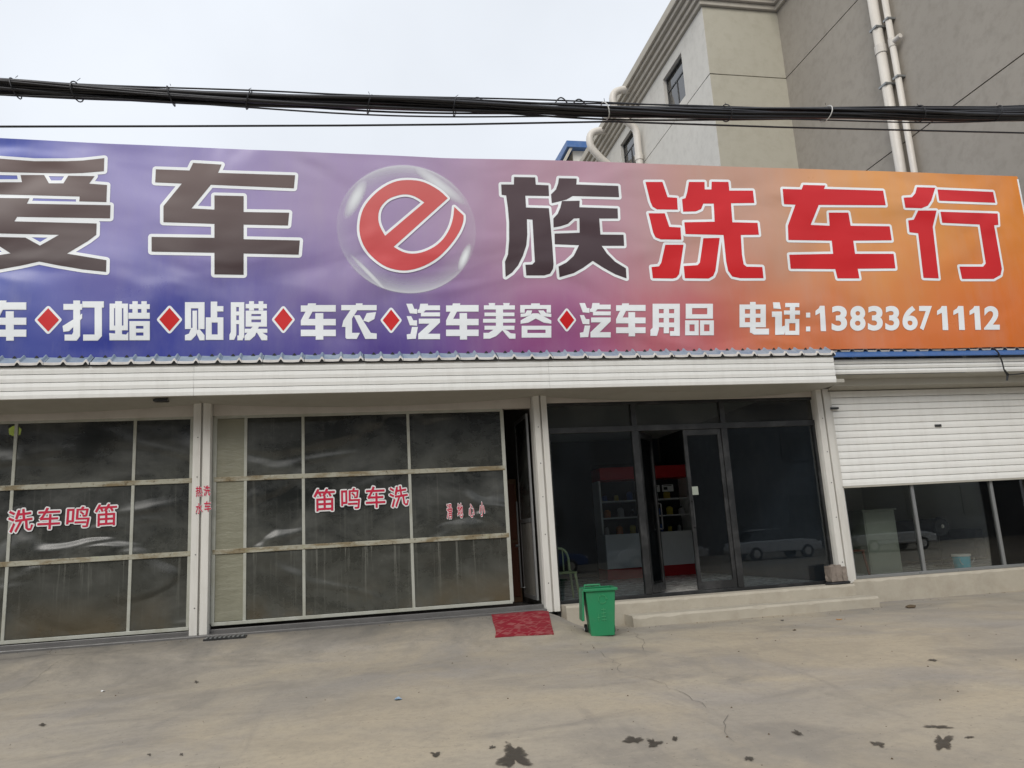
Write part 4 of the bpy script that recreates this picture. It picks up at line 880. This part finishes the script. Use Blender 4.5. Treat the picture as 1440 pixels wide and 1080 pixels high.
bp = onG(846, 893); BH = .60
binr = thing('wheelie_bin', 'green plastic wheelie bin with its lid hanging open before the steps', 'bin', (bp[0], bp[1], gz(bp[0], bp[1]) + .004)); binr.rotation_euler.z = R(-9)
def frustum(b, w0, d0, w1, d1, z0, z1, mi=0, oy=0):
    vs = [(sx * w / 2, sy * d / 2 + oy, z) for z, w, d in ((z0, w0, d0), (z1, w1, d1)) for sx, sy in ((-1, -1), (1, -1), (1, 1), (-1, 1))]
    return b.add(vs, [(0, 3, 2, 1), (4, 5, 6, 7), (0, 1, 5, 4), (1, 2, 6, 5), (2, 3, 7, 6), (3, 0, 4, 7)], mi)
# body is an open hollow box
b = MB(); W0, D0, W1, D1 = .30, .30, .385, .40
def ring(w_, d_, z): return [(-w_ / 2, -d_ / 2, z), (w_ / 2, -d_ / 2, z), (w_ / 2, d_ / 2, z), (-w_ / 2, d_ / 2, z)]
vs = ring(W0, D0, 0) + ring(W1, D1, BH - .03) + ring(W1 - .03, D1 - .03, BH - .03) + ring(W0 - .03, D0 - .03, .03)
fs = [(3, 2, 1, 0), (12, 13, 14, 15)]
for o_ in (0, 4, 8):
    for i in range(4): fs.append((o_ + i, o_ + (i + 1) % 4, o_ + 4 + (i + 1) % 4, o_ + 4 + i))
b.add(vs, fs).build('body', GREENB, binr, .012, local=True)
b = MB(); vs = ring(W1 + .06, D1 + .05, BH - .035) + ring(W1 + .065, D1 + .055, BH) + ring(W1 - .02, D1 - .02, BH) + ring(W1 + .004, D1 + .004, BH - .035)
fs = []
for o_ in (0, 4, 8):
    for i in range(4): fs.append((o_ + i, o_ + (i + 1) % 4, o_ + 4 + (i + 1) % 4, o_ + 4 + i))
for i in range(4): fs.append((12 + i, 12 + (i + 1) % 4, (i + 1) % 4, i))
b.add(vs, fs).build('rim', GREENB, binr, .006, local=True)
# lid hanging down at the left rear, its hinge bar standing a little above the rim
b = MB(); LX = -(W1 / 2 + .018)
b.add([(LX + .0, -.17, BH - .02), (LX, .20, BH - .02), (LX - .012, .20, .20), (LX - .012, -.14, .20), (LX - .02, -.17, BH - .02), (LX - .02, .20, BH - .02), (LX - .045, .19, .19), (LX - .045, -.13, .19)],
      [(0, 1, 2, 3), (7, 6, 5, 4), (0, 4, 5, 1), (1, 5, 6, 2), (2, 6, 7, 3), (3, 7, 4, 0)]); b.build('lid', GREENB, binr, .008, local=True)
b = MB(); b.tube([(-.15, D1 / 2 + .02, BH - .02), (-.15, D1 / 2 + .05, BH + .018), (.06, D1 / 2 + .05, BH + .018), (.06, D1 / 2 + .02, BH - .02)], .014, 8); b.build('handle', GREENB, binr, local=True)
for sx in (-1, 1):
    b = MB(); b.tube([(sx * .165, D0 / 2 - .01, .065), (sx * .20, D0 / 2 - .01, .065)], .065, 16); wv = b.build('wheel', BLACK, binr, .006, local=True)
    MB().tube([(sx * .2005, D0 / 2 - .01, .065), (sx * .204, D0 / 2 - .01, .065)], .02, 10).build('hub', PLW, wv, local=True)
def front(x, z): t = z / (BH - .03); return (x, -(D0 + (D1 - D0) * t) / 2 - .003, z)
em = MB()
for i in range(3):
    a0 = math.pi / 2 + i * 2 * math.pi / 3; pts = [(.02 + .052 * math.cos(a0 - t), .46 + .052 * math.sin(a0 - t)) for t in [q * .17 for q in range(10)]]
    em.tube([front(*p) for p in pts], .0055, 5); e_ = pts[-1]; em.tube([front(e_[0] - .012, e_[1] + .012), front(e_[0], e_[1] - .008), front(e_[0] + .016, e_[1] + .006)], .005, 5)
for z in (.20, .24, .285, .33): em.tube([front(-.005, z), front(.055, z + .002)], .005, 5)
em.tube([front(.025, .18), front(.025, .35)], .005, 5); em.tube([front(-.045, .18), front(-.045, .28)], .005, 5); em.tube([front(-.06, .23), front(-.03, .23)], .005, 5)
em.build('emblem', GREEND, binr, local=True)

bg_ = onY(1160, 822, -.10)
bag = thing('black_sack', 'flat black sack under the worn block at the foot of the right post', 'sack', (7.33, -.12, .03))
b = MB(); vs = []; n = 22
for lay, (rx, ry, zz) in enumerate(((.20, .12, .0), (.215, .13, .018), (.19, .11, .036), (.0, .0, .04))):
    for i in range(n):
        t = 2 * math.pi * i / n; k = 1 + .16 * noise.noise(Vector((math.cos(t) * 2, math.sin(t) * 2, lay * .3))); vs.append((rx * k * math.cos(t), ry * k * math.sin(t), zz))
b.add(vs, [(l_ * n + i, l_ * n + (i + 1) % n, (l_ + 1) * n + (i + 1) % n, (l_ + 1) * n + i) for l_ in range(3) for i in range(n)]); b.build('fold', BLACK, bag, local=True, smooth=True)
blk = thing('worn_block', 'small worn grey brown block resting on the black sack by the post', 'block', (7.315, -.12, .073))
for i, (x0_, x1_, hh) in enumerate(((-.135, -.055, .235), (-.05, .055, .245), (.06, .135, .215))):
    bm = bmesh.new(); bmesh.ops.create_cube(bm, size=1); bmesh.ops.subdivide_edges(bm, edges=bm.edges, cuts=4, use_grid_fill=True)
    for v in bm.verts:
        v.co = Vector(((x0_ + x1_) / 2 + v.co.x * (x1_ - x0_), v.co.y * .17, (v.co.z + .5) * hh)); v.co += Vector([.012 * noise.noise(v.co * 14 + Vector((k * 9, i, 0))) for k in range(3)])
        v.co.z = max(0, v.co.z)
    me = bpy.data.meshes.new('piece'); bm.to_mesh(me); bm.free(); me.materials.append(STONE); o = bpy.data.objects.new('piece', me); COL.objects.link(o); o.parent = blk
def lump(name, label, cat, px, py, r, mat, flat=.55, seed=1):
    p = onG(px, py); bm = bmesh.new(); bmesh.ops.create_icosphere(bm, subdivisions=2, radius=r)
    for v in bm.verts:
        v.co *= 1 + .45 * noise.noise(v.co / r * 1.3 + Vector((seed * 7, 0, 0))); v.co.z = max(-r * .3, v.co.z * flat); v.co.x *= 1.35
    me = bpy.data.meshes.new(name); bm.to_mesh(me); bm.free(); me.materials.append(mat); o = bpy.data.objects.new(name, me); COL.objects.link(o)
    o.location = (p[0], p[1], gz(p[0], p[1]) + r * .3); return tag(o, label, cat)
lump('rubble_lump', 'brown lump of rubble lying on the yard before the right windows', 'rubble', 1281, 855, .055, RUBBLE, .6, 2)
def litter(name, label, cat, px, py, s, mat, seed, group=None):
    p = onG(px, py); rnd = random.Random(seed); n = 7; vs = []
    for lay in (0, 1):
        for i in range(n):
            t = 2 * math.pi * i / n; r = s * rnd.uniform(.6, 1.1) if lay == 0 else vs_r[i]
            if lay == 0: vs_r = (vs_r if i else []) + [r]
            vs.append((r * math.cos(t) * 1.5, r * math.sin(t), .001 + .004 * lay + .012 * (math.cos(t) ** 2)))
    b = MB(); b.add(vs, [tuple(range(n))[::-1], tuple(range(n, 2 * n))] + [(i, (i + 1) % n, n + (i + 1) % n, n + i) for i in range(n)])
    o = b.build(name, mat); o.location = (p[0], p[1], gz(p[0], p[1]) + .001); o.rotation_euler.z = rnd.uniform(0, 3); return tag(o, label, cat, group)
litter('dry_leaf', 'small orange dry leaf on the yard in front of the steps', 'leaf', 1180, 872, .035, LEAF, 3)
litter('blue_scrap', 'scrap of pale blue wrapper on the yard left of centre', 'litter', 560, 984, .035, SCRAP, 5)
litter('white_scrap', 'tiny white scrap lying on the left side of the yard', 'litter', 145, 973, .02, PLW, 6)
litter('dark_chip', 'small dark chip on the yard just below the lower step', 'litter', 1117, 887, .02, RUBBLE, 8)

rnd = random.Random(21); gr = MB()
for i in range(420):
    if i < 170: x = rnd.uniform(-5, 12); y = (-.2 if x < 2.7 else -.75 if x < 7.6 else -.12) - abs(rnd.gauss(0, .12))
    else: x, y = rnd.uniform(-6, 12), rnd.uniform(-8, -.8)
    r = rnd.choice([.004, .006, .006, .008, .011]); z = gz(x, y); a = rnd.uniform(0, 6)
    gr.add([(x + r * math.cos(a + t), y + r * math.sin(a + t), z) for t in (0, 1.7, 3.3, 4.9)] + [(x, y, z + r * .9)], [(0, 1, 4), (1, 2, 4), (2, 3, 4), (3, 0, 4)])
tag(gr.build('grit', RUBBLE), 'loose grit scattered over the concrete yard', 'grit', kind='stuff')
# ------------------------------------------------------------------ cables overhead
CY = -3.5
def catenary(px_pts, Y, x_ext=16):
    P = sorted([(onY(*p, Y)[0], onY(*p, Y)[2]) for p in px_pts]); co = np.polyfit([p[0] for p in P], [p[1] for p in P], 2); return lambda x: float(np.polyval(co, x))
fz = catenary([(0, 124), (200, 131), (440, 146), (800, 155), (1100, 159), (1440, 159)], CY)
cbl = thing('cable_bundle', 'thick sagging bundle of black cables strung across above the banner', 'cables', (2.5, CY, fz(2.5)))
rnd = random.Random(11)
for i in range(17):
    ph, ph2 = rnd.uniform(0, 6.28), rnd.uniform(0, 6.28); rr = rnd.choice([.011, .014, .018, .022]); a = rnd.uniform(.3, .9); pts = []
    rad = .082 * math.sqrt(rnd.random()); k1, k2 = rnd.uniform(.25, .8), rnd.uniform(0, 6)
    for q in range(161):
        x = -14 + 34 * q / 160; t = ph + a * x * .55
        pts.append((x, CY + rad * math.cos(t) + .01 * math.sin(x * 2.3 + ph2), fz(x) + rad * math.sin(t) * .85 + .034 * math.sin(x * .8 + ph2) * math.sin(x * k1 + k2)))
    MB().tube(pts, rr, 6).build('cable', CABLE, cbl, smooth=True)
for sgn, off, amp in ((1, .105, .045), (1, .085, .03), (-1, -.085, -.04)):
    pts = []; ph = rnd.uniform(0, 6)
    for q in range(161):
        x = -14 + 34 * q / 160; pts.append((x, CY + .02 * math.sin(x), fz(x) + off + amp * math.sin(x * .9 + ph) * abs(math.sin(x * .35 + ph))))
    MB().tube(pts, .009, 6).build('cable', CABLE, cbl, smooth=True)
for px in (20, 107, 240, 350, 520, 640, 850, 1020, 1160, 1290, 1400):
    x = onY(px, 150, CY)[0]; z = fz(x); pts = [(x + .03 * math.cos(t + px), CY + .105 * math.cos(t), z + .098 * math.sin(t)) for t in [2 * math.pi * i / 18 for i in range(19)]]
    MB().tube(pts, .007, 5, cap=False).build('tie', TIE if px in (1160, 850) else CABLE, cbl)
    MB().tube([(x, CY - .02, z + .11), (x + rnd.uniform(-.03, .05), CY - .03, z + rnd.uniform(.12, .15))], .003, 5).build('tie_end', CABLE, cbl)
for px, hgt in ((672, .05), (790, .08), (815, .065), (1295, .04)):
    x = onY(px, 150, CY)[0]; z = fz(x) + .08; MB().tube([(x - .08 + .16 * i / 10, CY, z + hgt * math.sin(math.pi * i / 10)) for i in range(11)], .008, 6).build('loop', CABLE, cbl)
f2 = catenary([(0, 178), (400, 177), (800, 172), (1100, 179), (1440, 187)], CY)
P_ = [onY(*p, CY) for p in ((0, 178), (240, 177.5), (480, 176.5), (640, 175), (860, 171), (1100, 179), (1440, 187))]
lo, hi = P_[0] + (P_[0] - P_[1]) * 4, P_[-1] + (P_[-1] - P_[-2]) * 2.5
tw = tag(MB().tube([lo] + P_ + [hi], .011, 6).build('thin_cable', CABLE), 'single thin black cable stretched below the thick cable bundle', 'cable')

# ------------------------------------------------------------------ apartment block behind, right
X1, X2, Y1 = 10.88, 13.45, 8.5; YF, YN, ZTOP = 32.0, -2.2, 17.0
AP = thing('apartment_block', 'tall beige rendered block with stepped corner and stone cornice behind the banner', 'building', (X2, Y1, -.4))
gz_ = [14.66 - 4.6 * i for i in range(4)][::-1]; lv = [-.4] + [z for z in gz_ if z > .5] + [ZTOP]; gp = .016
bx('core', (X2 + .302, YN + .302, -.4), (X2 + 10, YF, ZTOP - .05), GAP, AP); bx('core', (X1 + .32, Y1 + .302, -.4), (X2 + .30, YF, ZTOP - .05), GAP, AP)
wins = [(10.25, 14.98, 1.6, 1.60), (14.9, 14.98, 1.6, 1.60), (20.6, 14.98, 1.6, 1.6)]
for z0_, z1_ in zip(lv, lv[1:]):
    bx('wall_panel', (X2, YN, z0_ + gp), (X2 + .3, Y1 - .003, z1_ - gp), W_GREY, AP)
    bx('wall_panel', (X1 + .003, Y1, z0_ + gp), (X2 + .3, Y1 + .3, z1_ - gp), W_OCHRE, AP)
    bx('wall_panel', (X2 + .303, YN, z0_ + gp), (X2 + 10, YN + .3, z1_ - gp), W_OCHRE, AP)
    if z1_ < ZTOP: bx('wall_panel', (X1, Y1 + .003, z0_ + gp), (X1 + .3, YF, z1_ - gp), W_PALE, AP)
    else:
        zb, zt = wins[0][1] + .02, wins[0][1] + wins[0][3]
        bx('wall_panel', (X1, Y1 + .003, z0_ + gp), (X1 + .3, YF, zb), W_PALE, AP); bx('wall_panel', (X1, Y1 + .003, zt), (X1 + .3, YF, z1_ - gp), W_PALE, AP)
        yy = Y1 + .003
        for wy, wz, ww, wh in wins + [(YF, 0, 0, 0)]:
            bx('wall_panel', (X1 + .001, yy, zb + .001), (X1 + .299, wy, zt - .001), W_PALE, AP); yy = wy + ww
APG = glass('apartment_glass', (.35, .40, .42, 1), 0, .02, 2.6)
for wy, wz, ww, wh in wins:
    wd = node('window', AP, (X1 + .2, wy, wz)); z0_ = wz + .02; z1_ = wz + wh
    for a, c in (((X1 + .12, wy, z0_), (X1 + .18, wy + .06, z1_)), ((X1 + .12, wy + ww - .06, z0_), (X1 + .18, wy + ww, z1_)), ((X1 + .12, wy + .06, z0_), (X1 + .18, wy + ww - .06, z0_ + .06)), ((X1 + .12, wy + .06, z1_ - .06), (X1 + .18, wy + ww - .06, z1_)),
                 ((X1 + .125, wy + .06, z1_ - .55), (X1 + .178, wy + ww - .06, z1_ - .50)), ((X1 + .125, wy + ww * .5 - .025, z0_ + .06), (X1 + .178, wy + ww * .5 + .025, z1_ - .55))): MB().box(a, c).build('frame', BLACKM, wd)
    bx('pane', (X1 + .145, wy + .05, z0_ + .05), (X1 + .152, wy + ww - .05, z1_ - .05), APG, wd)
    bx('curtain', (X1 + .24, wy + .1, z0_), (X1 + .26, wy + ww * .45, z1_), CREAM, wd)
    MB().box((X1 + .004, wy, z0_ - .003), (X1 + .30, wy + ww, z0_ + .012)).build('sill', W_PALE, wd)
# cornice: stepped mouldings swept round the plan
cor = node('cornice', AP, (X1, Y1, ZTOP))
def mould(out, z0_, z1_):
    path = [(X1, YF), (X1, Y1), (X2, Y1), (X2, YN), (X2 + 10, YN)]
    off = [(X1 - out, YF), (X1 - out, Y1 - out), (X2 - out, Y1 - out), (X2 - out, YN - out), (X2 + 10, YN - out)]
    inn = [(X1 + .25, YF), (X1 + .25, Y1 + .25), (X2 + .25, Y1 + .25), (X2 + .25, YN + .25), (X2 + 10, YN + .25)]
    b = MB(); vs = []
    for (ox, oy), (ix, iy) in zip(off, inn): vs += [(ox, oy, z0_), (ox, oy, z1_), (ix, iy, z1_), (ix, iy, z0_)]
    fs = [(0, 1, 2, 3), (16, 19, 18, 17)]
    for i in range(4):
        for j in range(4): fs.append((i * 4 + j, i * 4 + (j + 1) % 4, (i + 1) * 4 + (j + 1) % 4, (i + 1) * 4 + j))
    b.add(vs, fs).build('moulding', CORN, cor, .02)
mould(.10, ZTOP + .0, ZTOP + .16); mould(.20, ZTOP + .163, ZTOP + .32); mould(.30, ZTOP + .323, ZTOP + .50); mould(.42, ZTOP + .503, ZTOP + .64); mould(.52, ZTOP + .643, ZTOP + .95); mould(.45, ZTOP + .953, ZTOP + 1.05)
bx('roof', (X1 + .26, Y1 + .26, ZTOP + .4), (X2 + 10, YF, ZTOP + .5), W_GREY, AP)
def pipe(name, pts, r, collars=()):
    o = MB().tube(pts, r, 14).build(name, PVC, AP, smooth=True)
    for c, d in collars: MB().tube([Vector(c) - Vector(d) * .11, Vector(c) + Vector(d) * .11], r * 1.17, 14).build('collar', PVC, o, smooth=False)
    for z in (3.0, 7.2, 9.0, 11.6, 13.2, 15.6):
        if len(pts) == 2: b = MB(); x, y = pts[0][0], pts[0][1]; b.box((x - r - .012, y - r - .012, z), (X2 - .002, y + r + .012, z + .05)); b.build('clamp', GREYM, o)
    return o
pa, pb = onX(1226, 0, X2 - .18), onX(1268, 240, X2 - .18); y_ = (pa[1] + pb[1]) / 2
pipe('drainpipe', [(X2 - .18, y_, -.3), (X2 - .18, y_, ZTOP)], .125, [((X2 - .18, y_, onX(1234, 75, X2 - .18)[2]), (0, 0, 1)), ((X2 - .18, y_, 6), (0, 0, 1))])
pa, pb = onX(1245, 0, X2 - .14), onX(1276, 240, X2 - .14); y2_ = (pa[1] + pb[1]) / 2 - .10
pipe('drainpipe', [(X2 - .14, y2_, -.3), (X2 - .14, y2_, ZTOP)], .078, [((X2 - .14, y2_, onX(1255, 60, X2 - .14)[2]), (0, 0, 1))])
sz = onX(1255, 60, X2 - .14)[2]; MB().tube([(X2 - .14, y2_, sz), (X2 - .14, y2_ - .30, sz)], .06, 12).build('branch', PVC, AP)
def bend(pts, k=6): return smooth_loop3(pts, k)
def smooth_loop3(p, k):
    out = []; n = len(p)
    for i in range(n - 1):
        a, b_, c, d = p[max(0, i - 1)], p[i], p[i + 1], p[min(n - 1, i + 2)]
        for q in range(k):
            t = q / k; out.append(tuple(.5 * ((2 * b_[j]) + (-a[j] + c[j]) * t + (2 * a[j] - 5 * b_[j] + 4 * c[j] - d[j]) * t * t + (-a[j] + 3 * b_[j] - 3 * c[j] + d[j]) * t ** 3) for j in range(3)))
    return out + [tuple(p[-1])]
for px, py, rr in ((897, 190, .14), (859, 215, .155)):
    yy = onX(px, py, X1 - .16)[1]; zt = ZTOP + .62
    pipe('drainpipe', smooth_loop3([(X1 + .1, yy, zt), (X1 - .6, yy, zt), (X1 - .98, yy, zt - .22), (X1 - 1.0, yy, zt - .75), (X1 - .62, yy, zt - 1.25), (X1 - .24, yy, zt - 1.65), (X1 - .2, yy, zt - 2.2)], 5) + [(X1 - .2, yy, 8), (X1 - .2, yy, -.3)], rr, [((X1 - .2, yy, zt - 2.8), (0, 0, 1)), ((X1 - .2, yy, zt - 4.6), (0, 0, 1))])
yy += .9
pipe('drainpipe', smooth_loop3([(X1 - .1, yy - .5, ZTOP - .9), (X1 - .45, yy, ZTOP - .9), (X1 - .62, yy + .3, ZTOP - .95), (X1 - .62, yy + .3, ZTOP - 1.9), (X1 - .3, yy + .3, ZTOP - 2.2), (X1 - .15, yy + .3, ZTOP - 2.8)], 4) + [(X1 - .15, yy + .3, 6)], .10)

# far blue roofed stair tower
fa, fb = onY(806, 224, 34), onY(842, 224, 34); ft_ = onY(806, 212, 34)[2]
TW = thing('blue_roofed_tower', 'small white tower with blue roof edge peeping out behind the block', 'building', (fa[0] + 2, 36, -.4))
bx('wall', (fa[0], 34, -.4), (fa[0] + 5, 38, ft_), W_PALE, TW)
MB().prism([(33.5, ft_ + .001), (33.5, ft_ + .45), (38.5, ft_ + .75), (38.5, ft_ + .001)], 'x', fa[0] - .5, fa[0] + 5.5).build('roof', BLUE, TW, .02)
MB().prism([(fa[0] - .3, ft_ - .002), (fa[0] - .9, ft_ - 1.2), (fa[0] - .75, ft_ - 1.2), (fa[0] - .1, ft_ - .002)], 'y', 33.6, 38.4).build('gutter', CORN, TW)

# ------------------------------------------------------------------ across the street (seen in the glass)
OB = thing('opposite_block', 'long beige three storey block across the street mirrored in the shop glass', 'building', (2, -34, -.7))
bx('wall', (-34, -44, -.8), (44, -34, 12.5), OPP, OB); bx('parapet', (-34.3, -44.2, 12.501), (44.3, -33.8, 13.0), CORN, OB)
wf = wp = None
for j in range(3):
    for i in range(18):
        x, z = -31 + i * 4.2, .9 + j * 4.0
        if wf is None:
            wf = MB().box((-1.1, 0, 0), (1.1, .08, 1.9)).build('window', OPP, OB, local=True); wf.location = (x - 2, .0, z + .7)
            wp = [MB().box((-1.0 + q * 1.03, .081, .1), (-.03 + q * 1.03, .10, 1.8)).build('pane', WINDK, wf, local=True) for q in (0, 1)]
        else:
            c = wf.copy(); COL.objects.link(c); c.parent = OB; c.location = (x - 2, .0, z + .7)
            for p in wp: d = p.copy(); COL.objects.link(d); d.parent = c
def car(name, label, loc, rz, mat):
    t = thing(name, label, 'car', loc, 'cars parked across the yard'); t.rotation_euler.z = rz
    low = [(-2.2, .35), (-2.25, .62), (-2.1, .86), (-1.55, .92), (1.05, .93), (1.9, .84), (2.2, .66), (2.22, .35)]
    cab = [(-1.75, .91), (-1.2, 1.38), (-.7, 1.46), (.2, 1.44), (1.15, .91)]
    b = MB(); vs = []; n = len(low)
    for y, k in ((-.88, .94), (-.80, 1), (.80, 1), (.88, .94)):
        for x, z in low: vs.append((x * (.985 if abs(y) > .85 else 1), y, .62 + (z - .62) * k))
    fs = [tuple(range(n)), tuple(range(3 * n, 4 * n))[::-1]] + [(l_ * n + i, l_ * n + (i + 1) % n, (l_ + 1) * n + (i + 1) % n, (l_ + 1) * n + i) for l_ in range(3) for i in range(n)]
    b.add(vs, fs).build('body', mat, t, .05, local=True)
    b = MB(); vs = []; n = len(cab)
    for y in (-1, 1):
        for x, z in cab: vs.append((x, y * (.82 - .22 * (z - .91) / .55), z))
    b.add(vs, [tuple(range(n)), tuple(range(n, 2 * n))[::-1]] + [(i, (i + 1) % n, n + (i + 1) % n, n + i) for i in range(n)]).build('cabin', WINDK, t, .03, local=True)
    b = MB(); b.prism([(-1.15, 1.40), (-.7, 1.475), (.2, 1.455), (.25, 1.42), (-.7, 1.43)], 'y', -.60, .60); b.build('roof', mat, t, .02, local=True)
    for x in (-1.35, 1.38):
        for y in (-.80, .80):
            wv = MB().tube([(x, y - .1, .32), (x, y + .1, .32)], .32, 20).build('wheel', RUBBERT, t, .02, local=True); s = 1 if y > 0 else -1
            MB().tube([(x, y + s * .101, .32), (x, y + s * .11, .32)], .19, 14).build('rim', CHROME, wv, local=True)
    for y in (-.62, .62): MB().box((2.19, y - .16, .62), (2.24, y + .16, .74)).build('headlight', PLW, t, .02, local=True)
    return t
CARW = pm('car_white', (.58, .59, .60, 1), .2, .03, spec=.6); CARS = pm('car_silver', (.45, .46, .47, 1), .22, .05, metal=.4); CARB = pm('car_blue', (.03, .08, .25, 1), .2, .05, spec=.6); CARK = pm('car_black', (.015, .015, .017, 1), .15, .05, spec=.6)
for nm, lb, x, y, rz, m_ in (('parked_car', 'white car parked across the yard, leftmost of the row in the glass', 2.2, -24.5, 0.05, CARW), ('parked_car', 'dark blue car parked between the white and the silver car', 8.2, -24.8, 0, CARB), ('parked_car', 'silver car parked right of the blue car across the yard', 14.0, -24.4, .03, CARS),
                             ('parked_car', 'white car parked right of the silver car across the yard', 20.2, -24.8, 0, CARW), ('parked_car', 'pale grey car parked at the right end of the row', 26.4, -24.5, .02, CARS)):
    car(nm, lb, (x, y, gz(x, y)), rz, m_)
